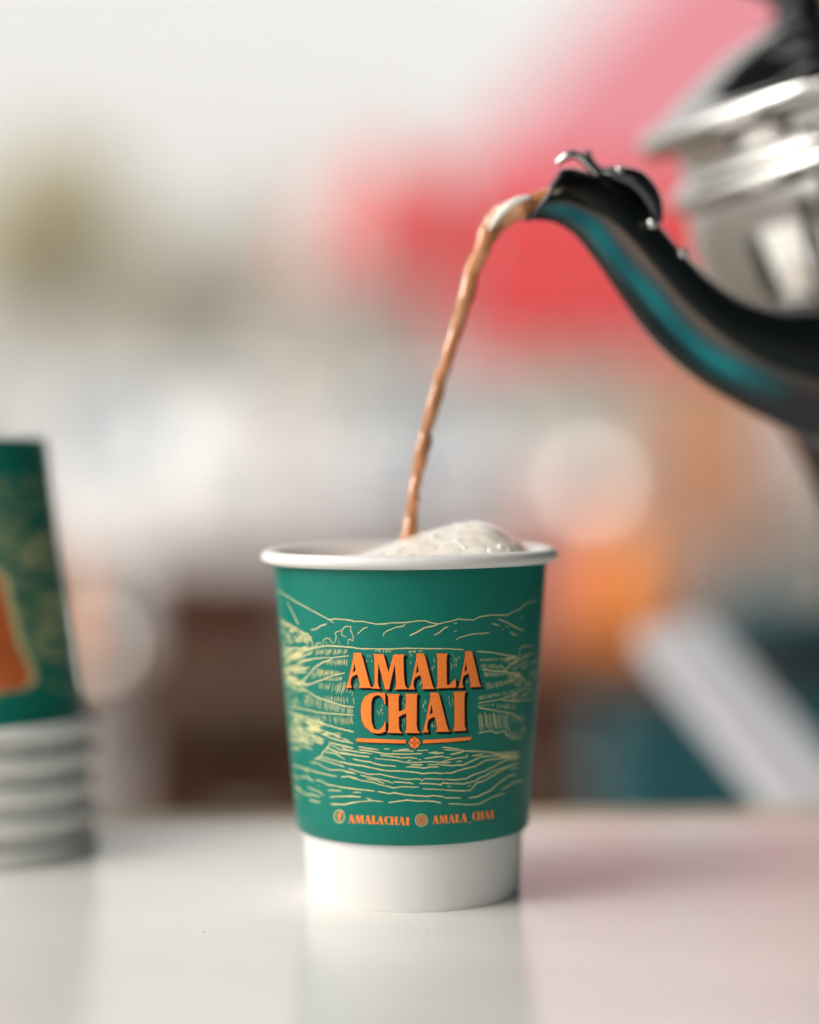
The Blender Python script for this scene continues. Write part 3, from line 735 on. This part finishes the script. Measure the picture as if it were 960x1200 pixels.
def badge(name, grow, off, mat):
    zs = [(.015, 40), (.017, 46), (.021, 46), (.028, 40), (.040, 36), (.048, 33), (.052, 25), (.055, 12)]
    v, f = [], []
    for z, a in [(.015 - grow * .02, 26)] + zs + [(.056 + grow * .02, 4)]:
        for k in range(25):
            t = k / 24 * 2 - 1; th = R((a + grow * 40) * t); zz = z + (.0 if t else 0)
            r_ = cone_r(zz) + off; v.append((r_ * math.sin(th), -r_ * math.cos(th), zz))
    for i in range(len(zs) + 1):
        for k in range(24): q = i * 25 + k; f.append((q, q + 1, q + 26, q + 25))
    obj(name, v, f, mat, top_wall)
badge('badge_outline', .10, .00012, M['cream']); badge('badge', 0.0, .00022, new_mat('burnt_orange_ink', srgb(205, 98, 40), rough=.4, noise=.3, nscale=60))

# ------------------------------------------------------------------ things behind the counter
M['white_paint'] = new_mat('white_paint', (.74, .74, .73), rough=.35, noise=.06, nscale=6)
M['grey_paint'] = new_mat('pale_grey_paint', (.52, .52, .55), rough=.45, noise=.08, nscale=12)
M['car_white'] = new_mat('white_car_paint', (.78, .78, .78), rough=.25, coat=.6)
M['glass'] = new_mat('car_glass', (.10, .17, .22), rough=.05, spec=.9)
M['rubber'] = new_mat('rubber', (.02, .02, .02), rough=.8)
M['grey_plastic'] = new_mat('grey_plastic', (.18, .18, .19), rough=.6)
M['lamp_glass'] = new_mat('lamp_glass', (.75, .77, .8), rough=.08, spec=.9)
M['brown_wood'] = new_mat('brown_wood', (.065, .022, .009), rough=.8, spec=.08, noise=.35, nscale=6, stretch=(1, 6, 6))
M['grey_wood'] = new_mat('weathered_wood', (.10, .058, .040), rough=.8, spec=.08, noise=.3, nscale=5, stretch=(1, 8, 8))
M['tan_wood'] = new_mat('tan_wood', (.20, .085, .042), rough=.8, spec=.08, noise=.25, nscale=6, stretch=(6, 6, 1))
M['red_canvas'] = new_mat('red_canvas', (.90, .035, .055), rough=.8, noise=.1, nscale=4)
M['glare_paled_canvas'] = new_mat('sky_glare_canvas', (.78, .30, .38), rough=.8, noise=.1, nscale=2)  # canopy red paled: sky glare on the roof put into its colour
M['white_canvas'] = new_mat('white_canvas', (.78, .74, .72), rough=.8, noise=.08, nscale=3)
M['coral'] = new_mat('coral_plastic', (.62, .22, .16), rough=.4)
M['orange_plastic'] = new_mat('orange_plastic', (.92, .27, .01), rough=.35)
M['teal'] = new_mat('dark_teal_plastic', (.004, .085, .105), rough=.5)
M['black_plastic'] = new_mat('black_plastic', (.012, .012, .013), rough=.5)
M['peach'] = new_mat('peach_cloth', (.80, .50, .33), rough=.85, noise=.12, nscale=6)
M['cream_wall'] = new_mat('cream_render', (.62, .58, .50), rough=.9, noise=.1, nscale=.6)
M['roof'] = new_mat('grey_roof', (.40, .37, .34), rough=.8, noise=.15, nscale=2)
M['bark'] = new_mat('bark', (.16, .12, .09), rough=.9, noise=.3, nscale=20)
M['leaf'] = new_mat('yellow_green_leaf', (.60, .53, .22), rough=.7, noise=.3, nscale=3)
M['leaf2'] = new_mat('pale_dry_leaf', (.50, .46, .33), rough=.7, noise=.25, nscale=3)
M['green_paint'] = new_mat('green_paint', (.05, .30, .20), rough=.5)
M['chrome'] = M['steel']

for k in ('red_canvas', 'glare_paled_canvas', 'white_canvas', 'peach', 'leaf', 'leaf2'): translucent(M[k], .5)
def car(label, loc, rz, paint):
    c = empty('parked_car', label, 'car', loc, 'cars parked behind the stalls', (0, 0, rz))
    # side outline (y forward = -Y local front, z up), lofted across the width
    def shell(outline, half, tuck, name, mat, nx=8):
        v, f = [], []; m = len(outline)
        for i in range(nx + 1):
            t = -1 + 2 * i / nx; x = half * t
            k = 1 - tuck * abs(t) ** 4
            cy = sum(p[0] for p in outline) / m; cz = min(p[1] for p in outline)
            for (y, z) in outline: v.append((x, cy + (y - cy) * (1 - .04 * abs(t) ** 3), cz + (z - cz) * k))
        for i in range(nx):
            for j in range(m): f.append((i * m + j, i * m + (j + 1) % m, (i + 1) * m + (j + 1) % m, (i + 1) * m + j))
        f.append(tuple(range(m))); f.append(tuple(nx * m + j for j in range(m))[::-1])
        return obj(name, v, f, mat, c, True, 35)
    shell([(-1.95, .30), (-2.02, .45), (-1.98, .68), (-1.80, .80), (-1.0, .93), (1.3, .97), (1.85, .93), (1.95, .70), (1.95, .35), (1.8, .24), (-1.8, .22)], .86, .05, 'body', paint)
    shell([(-1.0, .92), (-.35, 1.38), (0.1, 1.47), (1.0, 1.46), (1.5, 1.30), (1.75, .95)], .70, .06, 'cabin', paint)
    def quad(name, pts, mat):
        d = Vector((0, -.012, .012))
        n_ = (Vector(pts[1]) - Vector(pts[0])).cross(Vector(pts[2]) - Vector(pts[0])).normalized() * .012
        p = [Vector(q) + n_ for q in pts] + [Vector(q) - n_ for q in pts]
        k = len(pts)
        obj(name, p, [tuple(range(k)), tuple(range(2 * k - 1, k - 1, -1))] + [(i, (i + 1) % k, k + (i + 1) % k, k + i) for i in range(k)], mat, c, False)
    quad('windscreen', [(-.60, -.965, .96), (.60, -.965, .96), (.54, -.40, 1.355), (-.54, -.40, 1.355)], M['glass'])
    quad('rear_window', [(-.58, 1.72, 1.0), (.58, 1.72, 1.0), (.50, 1.50, 1.28), (-.50, 1.50, 1.28)], M['glass'])
    for s in (-1, 1):
        quad('side_window', [(s * .705, -.78, .98), (s * .705, 1.45, 1.0), (s * .70, 1.25, 1.34), (s * .70, -.2, 1.36)], M['glass'])
        for y in (-1.28, 1.25):
            w = cyl('wheel', .31, .2, (s * .80 - .1, y, .31), M['rubber'], c, 28, axis='X', bevel=.03)
            cyl('rim', .19, .21, (s * .80 - .105, y, .31), M['lamp_glass'], w, 20, axis='X', bevel=.01)
        box('headlight', .30, .14, .15, (s * .62, -1.93, .66), M['lamp_glass'], c, .04)
        box('mirror', .2, .1, .12, (s * .90, -.72, 1.0), paint, c, .03)
    box('grille', .62, .06, .10, (0, -2.0, .62), M['grey_plastic'], c, .02)
    box('bumper', 1.5, .12, .16, (0, -2.0, .38), M['grey_plastic'], c, .04)
    return c
p = at(180, 560, 12.0); car('white parked car half hidden behind the cup stack and wooden table', (p.x - .12, p.y - D + 1.9 + D, GZ), R(8), M['car_white'])
p = at(505, 560, 16.0); car('white parked car directly behind the falling tea stream', (p.x, p.y + 1.9, GZ), R(-6), M['car_white'])

def plank_table(label, x0, x1, y0, y1, top, mt, ml, rz=0.0, n=6):
    cx, cy = (x0 + x1) / 2, (y0 + y1) / 2
    t = empty('wooden_table', label, 'table', (cx, cy, GZ), None, (0, 0, rz))
    w = (y1 - y0) / n
    for k in range(n): box('plank', x1 - x0, w - .006, .035, (0, (k + .5) * w - (y1 - y0) / 2, top - .0175 + rnd(-.002, .002)), mt, t, .004)
    box('apron', x1 - x0 - .06, .03, .12, (0, -(y1 - y0) / 2 + .05, top - .1), ml, t, .003)
    for sx in (-1, 1):
        for sy in (-1, 1): box('leg', .08, .08, top - .036, (sx * ((x1 - x0) / 2 - .08), sy * ((y1 - y0) / 2 - .06), (top - .036) / 2), ml, t, .005)
    nb = max(2, round((x1 - x0) / .1)); pw = (x1 - x0 - .02) / nb
    for k in range(nb):
        box('panel_board', pw - .006, .022, top - .2, (-(x1 - x0) / 2 + .01 + (k + .5) * pw, -(y1 - y0) / 2 + .03, (top - .2) / 2 + .02), ml, t, .003)
    return t
a = at(60, 800, 2.5); b = at(400, 800, 2.5)
plank_table('weathered wooden table with dark board front beside the cup stack', a.x, b.x, 2.35 - D, 4.2 - D, .755, M['grey_wood'], M['brown_wood'], R(5))
a = at(560, 770, 2.6); b = at(880, 770, 2.6)
plank_table('tan wooden table carrying the orange bottle', a.x, b.x, 2.5 - D, 3.3 - D, .785, M['tan_wood'], new_mat('red_brown_wood', (.095, .036, .018), rough=.8, spec=.08, noise=.35, nscale=6, stretch=(6, 6, 1)), R(-3))

def lathe_thing(name, label, cat, loc, parts, n=40, group=None):
    t = empty(name, label, cat, loc, group)
    for nm, pr, mt in parts:
        v, f = lathe(pr, n); obj(nm, v, f, mt, t, True, 50)
    return t
def bottle(label, loc, h, r, mt, cap):
    return lathe_thing('bottle', label, 'bottle', loc, [
        ('body', [(.0005, 0), (r * .9, 0), (r, h * .03), (r, h * .55), (r * .85, h * .68), (r * .42, h * .80), (r * .40, h * .88), (.0005, h * .88)], mt),
        ('cap', [(.0005, h * 1.0), (r * .46, h * .995), (r * .5, h * .97), (r * .5, h * .885), (r * .3, h * .881)], cap)])
TZR = GZ + .786
p = at(738, 752, 2.55); bottle('orange plastic bottle standing on the tan wooden table', (p.x, p.y, TZR), .150, .042, M['orange_plastic'], M['orange_plastic'])
p = at(672, 752, 2.72)
crate = empty('box', 'coral pink box on the tan wooden table beside the orange bottle', 'box', (p.x, p.y, TZR))
box('body', .105, .09, .10, (0, 0, .05), M['coral'], crate, .004); box('lid', .11, .095, .025, (0, 0, .113), M['coral'], crate, .004)
TZL = GZ + .758
p = at(82, 752, 2.50); bottle('small orange bottle on the weathered table close behind the cup stack', (p.x, p.y, TZL), .16, .020, M['orange_plastic'], M['coral'])
def small_cup(label, px, py, d, s=1.0):
    p = at(px, py, d)
    lathe_thing('paper_cup', label, 'cup', (p.x, p.y, TZL), [
        ('wall', [(.0005, .004), (.027 * s, .004), (.028 * s, 0), (.0372 * s, .088 * s), (.0365 * s, .088 * s), (.027 * s, .006), (.0005, .006)], M['paper']),
        ('rim', [((.0375 + .0022 * math.cos(2 * math.pi * k / 12)) * s, (.089 + .0022 * math.sin(2 * math.pi * k / 12)) * s) for k in range(13)], M['paper'])])
p = at(118, 742, 2.55)
ln = empty('glint', 'small glowing made-up lantern standing on the weathered wooden table', 'glint', (p.x, p.y, TZL))
cyl('base', .022, .012, (0, 0, 0), M['black_plastic'], ln, 20, bevel=.002); cyl('cap', .020, .014, (0, 0, .058), M['black_plastic'], ln, 20, r2=.008)
for k in range(4):
    a_ = R(45 + 90 * k); cyl('bar', .0013, .047, (.018 * math.cos(a_), .018 * math.sin(a_), .0115), M['black_plastic'], ln, 8)
bm = bmesh.new(); bmesh.ops.create_uvsphere(bm, u_segments=16, v_segments=10, radius=.009, matrix=Matrix.Translation((0, 0, .033)) @ Matrix.Diagonal((1, 1, 1.3, 1)))
from_bm('added_glow', bm, new_mat('glint_glow', (.9, .88, .82), emit=((1, .92, .82), 2.2)), ln, True)  # made-up light source, added to blur into a pale disc
small_cup('white paper cup standing upright on the weathered wooden table', 160, 772, 2.75)
p = at(196, 715, 3.2)
bw = lathe_thing('clay_bowl', 'dark brown clay bowl on the weathered wooden table', 'bowl', (p.x, p.y, TZL), [
    ('wall', [(.0005, .004), (.035, .004), (.04, 0), (.055, .02), (.075, .055), (.078, .06), (.073, .06), (.05, .022), (.0005, .012)], new_mat('dark_clay', (.09, .035, .025), rough=.6))])

p = at(258, 778, 2.75)
wc = empty('wooden_crate', 'dark brown slatted wooden crate on the weathered wooden table', 'crate', (p.x, p.y, TZL), None, (0, 0, R(-12)))
for k in range(3):
    for sy in (-1, 1): box('slat', .17, .008, .032, (0, sy * .07, .020 + k * .040), M['brown_wood'], wc, .002)
    for sx in (-1, 1): box('slat', .008, .132, .032, (sx * .081, 0, .020 + k * .040), M['brown_wood'], wc, .002)
for sx in (-1, 1):
    for sy in (-1, 1): box('corner_post', .016, .016, .122, (sx * .068, sy * .057, .061), M['brown_wood'], wc, .002)
box('base', .15, .12, .006, (0, 0, .006), M['brown_wood'], wc)
# white board leaning on the far edge of the counter
a = at(786, 742, .93); b = at(1010, 1010, .78)
dirv = (a - b).normalized(); foot = b + dirv * (-(b.z - GZ) / dirv.z)
bd = empty('white_board', 'white painted narrow board leaning slantwise behind the counter', 'board', foot)
zax = dirv; xax = (Vector((1, 0, 0)) - zax * zax.x).normalized(); yax = zax.cross(xax)
rot = Matrix((xax, yax, zax)).transposed(); L = (a - foot).length
box('plank', .034, .012, L, rot @ Vector((0, 0, L / 2)), M['grey_paint'], bd, .002, rot)
box('cleat', .030, .010, .05, rot @ Vector((0, .0112, L * .5)), M['grey_paint'], bd, .002, rot)

# dark teal crate and black bag behind the board
p = at(836, 880, 1.75)
tc = empty('plastic_crate', 'dark teal plastic crate standing behind the slanting white board', 'crate', (p.x, p.y, GZ))
hz = (H - (835 - 530) / FPX * 1.75) - GZ
for k in range(5): box('slat', .16, .015, hz / 5 - .02, (0, -.10, hz / 5 * (k + .5)), M['teal'], tc, .003)
for s in (-1, 1): box('side_panel', .015, .2, hz, (s * .085, 0, hz / 2), M['teal'], tc, .004)
box('back_panel', .16, .015, hz, (0, .095, hz / 2), M['teal'], tc, .003); box('base', .16, .17, .02, (0, 0, .012), M['teal'], tc, .003)
p = at(945, 745, 1.9)
bh = .22
zt = H - (690 - 530) / FPX * 1.9
bag = empty('black_bag', 'black bag with teal top flap sitting on a brown stool', 'bag', (p.x, p.y, zt - bh * .62))
bm = box_bm(.17, .12, bh * .5, (0, 0, bh * .25), .03, 4); from_bm('body', bm, M['black_plastic'], bag, True)
bm = box_bm(.178, .126, .035, (0, 0, bh * .5), .012, 3); from_bm('flap', bm, M['teal'], bag, True)
hv = smooth_path([(-.05, 0, bh * .5), (-.045, 0, bh * .75), (0, 0, bh * .86), (.045, 0, bh * .75), (.05, 0, bh * .5)], 5)
v, f = tube([Vector(q) for q in hv], [.006] * len(hv), 10); obj('handle', v, f, M['black_plastic'], bag)
sh = zt - bh * .62 - GZ
stl = empty('stool', 'brown wooden stool under the black bag', 'stool', (p.x, p.y, GZ))
box('seat', .26, .24, .03, (0, 0, sh - .016), M['brown_wood'], stl, .004)
for sx in (-1, 1):
    for sy in (-1, 1): box('leg', .035, .035, sh - .03, (sx * .105, sy * .095, (sh - .03) / 2), M['brown_wood'], stl, .003)
    box('stretcher', .02, .16, .02, (sx * .105, 0, .25), M['brown_wood'], stl, .002)
box('front_board', .20, .018, sh * .6, (0, -.1, sh * .62), M['brown_wood'], stl, .003)

# white cloth table with foam boxes, left, in front of the car
p0 = at(70, 620, 4.8); p1 = at(345, 620, 4.8)
wt = empty('cloth_table', 'table under a white cloth between the weathered table and the white car', 'table', ((p0.x + p1.x) / 2, 4.8 - D + .55, GZ))
tw = p1.x - p0.x
bm = box_bm(tw, 1.1, .03, (0, 0, .80), .006); from_bm('tabletop', bm, M['white_canvas'], wt)
for sx in (-1, 1):
    for sy in (-1, 1): cyl('leg', .02, .785, (sx * (tw / 2 - .06), sy * .48, 0), M['grey_plastic'], wt, 12)
v, f = [], []
per = [(-tw / 2, -.55), (tw / 2, -.55), (tw / 2, .55), (-tw / 2, .55)]
ring_ = []
for k in range(4):
    (ax, ay), (bx, by) = per[k], per[(k + 1) % 4]
    for i in range(16): ring_.append((ax + (bx - ax) * i / 16, ay + (by - ay) * i / 16))
m_ = len(ring_)
for j, z_ in enumerate((.822, .80, .78, .76)):
    for i, (x_, y_) in enumerate(ring_):
        g = 1.012 + .02 * j * (.5 + .5 * math.sin(i * 1.3)); v.append((x_ * g, y_ * g, z_ + (0 if j < 3 else .02 * math.sin(i * .8))))
for j in range(3):
    for i in range(m_): f.append((j * m_ + i, j * m_ + (i + 1) % m_, (j + 1) * m_ + (i + 1) % m_, (j + 1) * m_ + i))
f.append(tuple(range(m_))[::-1])
obj('cloth', v, f, M['white_canvas'], wt)
M['foam_white'] = new_mat('white_foam', (.86, .86, .85), rough=.8)
for (px_, py_, d_, w_, h_, lab) in ((150, 600, 5.2, .27, .17, 'low wide white foam box on the cloth covered table'), (250, 600, 5.35, .24, .30, 'tall white foam box on the cloth covered table')):
    p = at(px_, py_, d_); fb = empty('foam_box', lab, 'box', (p.x, p.y, GZ + .823), None, (0, 0, rnd(-.2, .2)))
    box('body', w_, .22, h_ * .8, (0, 0, h_ * .4), M['foam_white'], fb, .008); box('lid', w_ + .012, .232, h_ * .2, (0, 0, h_ * .905), M['foam_white'], fb, .008)
p = at(305, 600, 5.1)
fb = lathe_thing('bucket', 'pale grey bucket beside the tall foam box', 'bucket', (p.x, p.y, GZ + .823), [('wall', [(.0005, .004), (.055, .004), (.058, 0), (.07, .13), (.073, .135), (.068, .135), (.054, .01), (.0005, .008)], M['grey_paint'])])
# red market canopy
def canopy():
    d = 12.0
    pl = at(520, 205, d); pr_ = at(1290, 205, d); pk = at(930, -230, d + 1.4)
    zb = at(600, 402, d).z
    c = empty('market_canopy', 'red market canopy with roof colour paled by painted sky glare behind the kettle', 'canopy', ((pl.x + pr_.x) / 2, pl.y + 1.4, GZ))
    o = c.location
    def rel(p): return Vector(p) - o
    x0, x1, y0, y1, ze = pl.x, pr_.x, pl.y, pl.y + 2.8, pl.z
    cs = [(x0, y0), (x1, y0), (x1, y1), (x0, y1)]
    for k in range(4):
        (ax, ay), (bx, by) = cs[k], cs[(k + 1) % 4]
        v, f = [], []; n = 10
        for i in range(n + 1):
            s = i / n
            for j in range(n + 1):
                t = j / n
                e = Vector((ax + (bx - ax) * t, ay + (by - ay) * t, ze)); top = Vector((pk.x, pk.y, pk.z))
                q = e.lerp(top, s); q.z -= .10 * math.sin(math.pi * s) * (1 - .3 * math.cos(2 * math.pi * t)); v.append(rel(q))
        for i in range(n):
            for j in range(n): a_ = i * (n + 1) + j; f.append((a_, a_ + 1, a_ + n + 2, a_ + n + 1))
        obj('roof_panel', v, f, M['glare_paled_canvas'], c)
        v, f = [], []
        nw = 24
        for j in range(nw + 1):
            t = j / nw; wob = .02 * math.sin(t * 40)
            e = Vector((ax + (bx - ax) * t, ay + (by - ay) * t, 0)); nrm = Vector((by - ay, ax - bx, 0)).normalized() * wob
            zl = zb + .03 * abs(math.sin(t * math.pi * 8))
            for z in (ze + .01, (ze + zb) / 2, zl): v.append(rel((e.x + nrm.x, e.y + nrm.y, z)))
        for j in range(nw):
            for i in range(2): a_ = j * 3 + i; f.append((a_, a_ + 3, a_ + 4, a_ + 1))
        obj('valance', v, f, M['red_canvas'], c)
        cyl('pole', .025, ze - GZ, (ax - o.x, ay - o.y, 0), M['grey_plastic'], c, 12)
    return c
canopy()
# red and white parasol left of it
def parasol():
    d = 9.0; top = at(448, 175, d); ed = at(448, 268, d)
    rr = abs(at(545, 300, d).x - at(352, 300, d).x) / 2
    c = empty('parasol', 'red parasol with a few white panels behind the tea stream', 'parasol', (top.x, top.y, GZ))
    n = 10
    for k in range(n):
        a0, a1 = 2 * math.pi * k / n, 2 * math.pi * (k + 1) / n
        v, f = [], []; m = 8
        for i in range(m + 1):
            s = i / m; r = .04 + (rr - .04) * s; z = top.z - (top.z - ed.z) * (s ** 1.6)
            for j in range(5):
                a_ = a0 + (a1 - a0) * j / 4; q = r * (1 - .05 * math.sin(math.pi * j / 4) * s)
                v.append((q * math.cos(a_), q * math.sin(a_), z - GZ))
        base = len(v)
        for j in range(5):
            a_ = a0 + (a1 - a0) * j / 4; v.append((rr * .985 * math.cos(a_), rr * .985 * math.sin(a_), ed.z - .22 - GZ))
        for i in range(m):
            for j in range(4): q = i * 5 + j; f.append((q, q + 1, q + 6, q + 5))
        for j in range(4): f.append((m * 5 + j, m * 5 + j + 1, base + j + 1, base + j))
        obj('canopy_panel', v, f, (M['red_canvas'] if k % 3 else M['white_canvas']), c)
    cyl('pole', .025, top.z - GZ + .05, (0, 0, 0), M['grey_plastic'], c, 12)
    cyl('base', .25, .08, (0, 0, 0), M['grey_plastic'], c, 24, bevel=.01)
parasol()
# peach cloth hung from a rail under the canopy
def cloth():
    d = 5.0; a = at(752, 425, d); b = at(905, 640, d)
    c = empty('hanging_cloth', 'peach cloth hanging on a rail below the red canopy', 'cloth', ((a.x + b.x) / 2, a.y, GZ))
    v, f = [], []; nx, nz = 40, 14
    for i in range(nx + 1):
        for j in range(nz + 1):
            t = i / nx; s = j / nz
            v.append((a.x + (b.x - a.x) * t - c.location.x, .025 * math.sin(t * 26 + s) * (.4 + s), a.z + (b.z - a.z) * s - GZ))
    for i in range(nx):
        for j in range(nz): q = i * (nz + 1) + j; f.append((q, q + nz + 1, q + nz + 2, q + 1))
    o = obj('fabric', v, f, M['peach'], c)
    md = o.modifiers.new('thickness', 'SOLIDIFY'); md.thickness = .003
    w = b.x - a.x
    cyl('rail', .012, w + .12, (-w / 2 - .06, 0, a.z - GZ + .013), M['grey_plastic'], c, 12, axis='X')
    for s in (-1, 1): cyl('post', .014, a.z - GZ + .02, (s * (w / 2 + .05), 0, 0), M['grey_plastic'], c, 12)
cloth()
# scooter with round headlamp
def scooter():
    d = 7.0; hp_ = at(690, 566, d)
    c = empty('scooter', 'coral red scooter with round pale headlamp parked behind the tables', 'scooter', (hp_.x, hp_.y + .35, GZ))
    hz_ = hp_.z - GZ
    sh_ = [(-.20, -.32, hz_ - .12), (.20, -.32, hz_ - .12), (.24, -.34, hz_ - .32), (.20, -.36, .32), (.10, -.40, .25), (-.10, -.40, .25), (-.20, -.36, .32), (-.24, -.34, hz_ - .32)]
    n = len(sh_); v = [Vector(q) for q in sh_] + [Vector(q) + Vector((0, .05, 0)) for q in sh_]
    f = [tuple(range(n)), tuple(range(2 * n - 1, n - 1, -1))] + [(i, (i + 1) % n, n + (i + 1) % n, n + i) for i in range(n)]
    obj('front_shield', v, f, M['coral'], c, False)
    hl = cyl('headlamp', .085, .06, (0, -.42, hz_), M['lamp_glass'], c, 28, axis='Y', bevel=.012)
    cyl('added_glow', .028, .012, (0, -.434, hz_), new_mat('added_headlamp_glow', (.9, .88, .82), emit=((1, .9, .78), 2.4)), hl, 20, axis='Y', bevel=.003)  # glow added to blur into a pale disc, no lit lamp known here
    bm = box_bm(.26, .16, .18, (0, -.29, hz_), .05, 3); from_bm('headset', bm, M['coral'], c, True)
    v, f = tube([Vector((-.34, -.22, hz_ + .10)), Vector((-.15, -.28, hz_ + .08)), Vector((.15, -.28, hz_ + .08)), Vector((.34, -.22, hz_ + .10))], [.016] * 4, 12); obj('handlebar', v, f, M['black_plastic'], c)
    for y in (-.42, .78):
        w = cyl('wheel', .21, .09, (-.045, y, .21), M['rubber'], c, 28, axis='X', bevel=.02); cyl('rim', .11, .095, (-.0475, y, .21), M['lamp_glass'], w, 20, axis='X')
    bm = box_bm(.34, .80, .34, (0, .52, .48), .10, 3); from_bm('rear_body', bm, M['coral'], c, True)
    bm = box_bm(.30, .70, .10, (0, .45, .72), .04, 3); from_bm('seat', bm, M['black_plastic'], c, True)
    box('floorboard', .30, .5, .05, (0, -.05, .27), M['grey_plastic'], c, .01)
    cyl('fork', .03, .5, (0, -.40, .2), M['grey_plastic'], c, 12)
scooter()
# green sign board
p = at(662, 440, 9.0)
sg = empty('sign_board', 'small plain green sign board on a post under the canopy', 'sign', (p.x, p.y, GZ))
box('panel', .26, .02, .14, (0, 0, p.z - GZ), M['green_paint'], sg, .004); cyl('post', .02, p.z - GZ - .06, (0, .014, 0), M['grey_plastic'], sg, 12)

# cream building far behind
def building():
    d = 48.0; a = at(205, 300, d); b = at(760, 300, d); top = at(400, 285, d).z
    c = empty('building', 'low cream building far beyond the parked cars', 'building', ((a.x + b.x) / 2, a.y + 4, GZ))
    w, h = b.x - a.x, top - GZ
    box('wall', w, 8, h, (0, 0, h / 2), M['cream_wall'], c, .02)
    v = [(-w / 2 - .4, -4.4, h), (w / 2 + .4, -4.4, h), (w / 2 + .4, 4.4, h), (-w / 2 - .4, 4.4, h), (-w / 2 + .8, 0, h + 1.1), (w / 2 - .8, 0, h + 1.1)]
    obj('roof', v, [(0, 1, 5, 4), (2, 3, 4, 5), (1, 2, 5), (3, 0, 4), (0, 3, 2, 1)], M['roof'], c, False)
    k = int(w // 2.2)
    for i in range(k):
        x = -w / 2 + (i + .5) * w / k
        fr = box('window', 1.15, .10, 1.35, (x, -4.02, h * .62), M['white_paint'], c, .01)
        box('pane', .95, .04, 1.15, (x, -4.065, h * .62), M['glass'], fr)
        box('sill', 1.3, .16, .07, (x, -4.08, h * .62 - .72), M['white_paint'], fr, .005)
building()

# trees
def tree(label, px, py, d, rad_px, leaf, seed, n=2600):
    random.seed(seed)
    p = at(px, py, d); r = rad_px * d / FPX
    t = empty('tree', label, 'tree', (p.x, p.y, GZ), 'trees beyond the street')
    h = p.z - GZ
    pts = [Vector((0, 0, 0)), Vector((.05 * r, 0, h * .35)), Vector((-.04 * r, 0, h * .7)), Vector((0, 0, h + r * .3))]
    v, f = tube(pts, [.09 * r, .07 * r, .05 * r, .02 * r], 10); tr = obj('trunk', v, f, M['bark'], t)
    for k in range(7):
        a = rnd(0, 6.28); e = Vector((math.cos(a), math.sin(a), rnd(.2, .9))) * r * .7
        b0 = Vector((0, 0, h * rnd(.55, .85)))
        v, f = tube([b0, b0 + e * .5 + Vector((0, 0, .05 * r)), b0 + e], [.035 * r, .02 * r, .008 * r], 6); obj('limb', v, f, M['bark'], tr)
    cl = [(Vector((rnd(-1, 1), rnd(-1, 1), rnd(-.8, .9))), rnd(.28, .5)) for _ in range(26)]
    cl = [(q.normalized() * rnd(.25, .85), s) for q, s in cl]
    v, f = [], []
    for k in range(n):
        q, s = random.choice(cl)
        o_ = Vector((random.gauss(0, 1), random.gauss(0, 1), random.gauss(0, 1))).normalized() * s * rnd(.5, 1) * r
        c0 = q * r + o_ + Vector((0, 0, h))
        a = Vector((rnd(-1, 1), rnd(-1, 1), rnd(-1, 1))).normalized(); b_ = a.cross(Vector((rnd(-1, 1), rnd(-1, 1), rnd(-1, 1)))).normalized()
        l = r * rnd(.05, .10)
        i = len(v); v += [c0 - a * l, c0 + b_ * l * .45, c0 + a * l, c0 - b_ * l * .45]; f.append((i, i + 1, i + 2, i + 3))
    obj('crown', v, f, leaf, t, False)
tree('yellow-green tree with a wide crown beyond the white car', 45, 285, 26, 130, M['leaf'], 3)
tree('pale leafy tree standing between the yellow-green tree and the parasol', 205, 345, 40, 120, M['leaf2'], 5)
tree('pale leafy tree behind the red parasol', 420, 300, 44, 115, M['leaf2'], 8)

# ------------------------------------------------------------------ bright haze in the air
hm = bpy.data.materials.new('haze'); hm.use_nodes = True
for nd in list(hm.node_tree.nodes):
    if nd.type == 'BSDF_PRINCIPLED': hm.node_tree.nodes.remove(nd)
pv = hm.node_tree.nodes.new('ShaderNodeVolumePrincipled'); pv.inputs['Color'].default_value = (.96, .94, .90, 1); pv.inputs['Density'].default_value = 0.009
hm.node_tree.links.new(pv.outputs[0], hm.node_tree.nodes['Material Output'].inputs['Volume'])
hz_o = box('haze', 1300, 1300, 12 - GZ + 1, (0, 0, (12 + GZ - 1) / 2), hm); hz_o['kind'] = 'stuff'
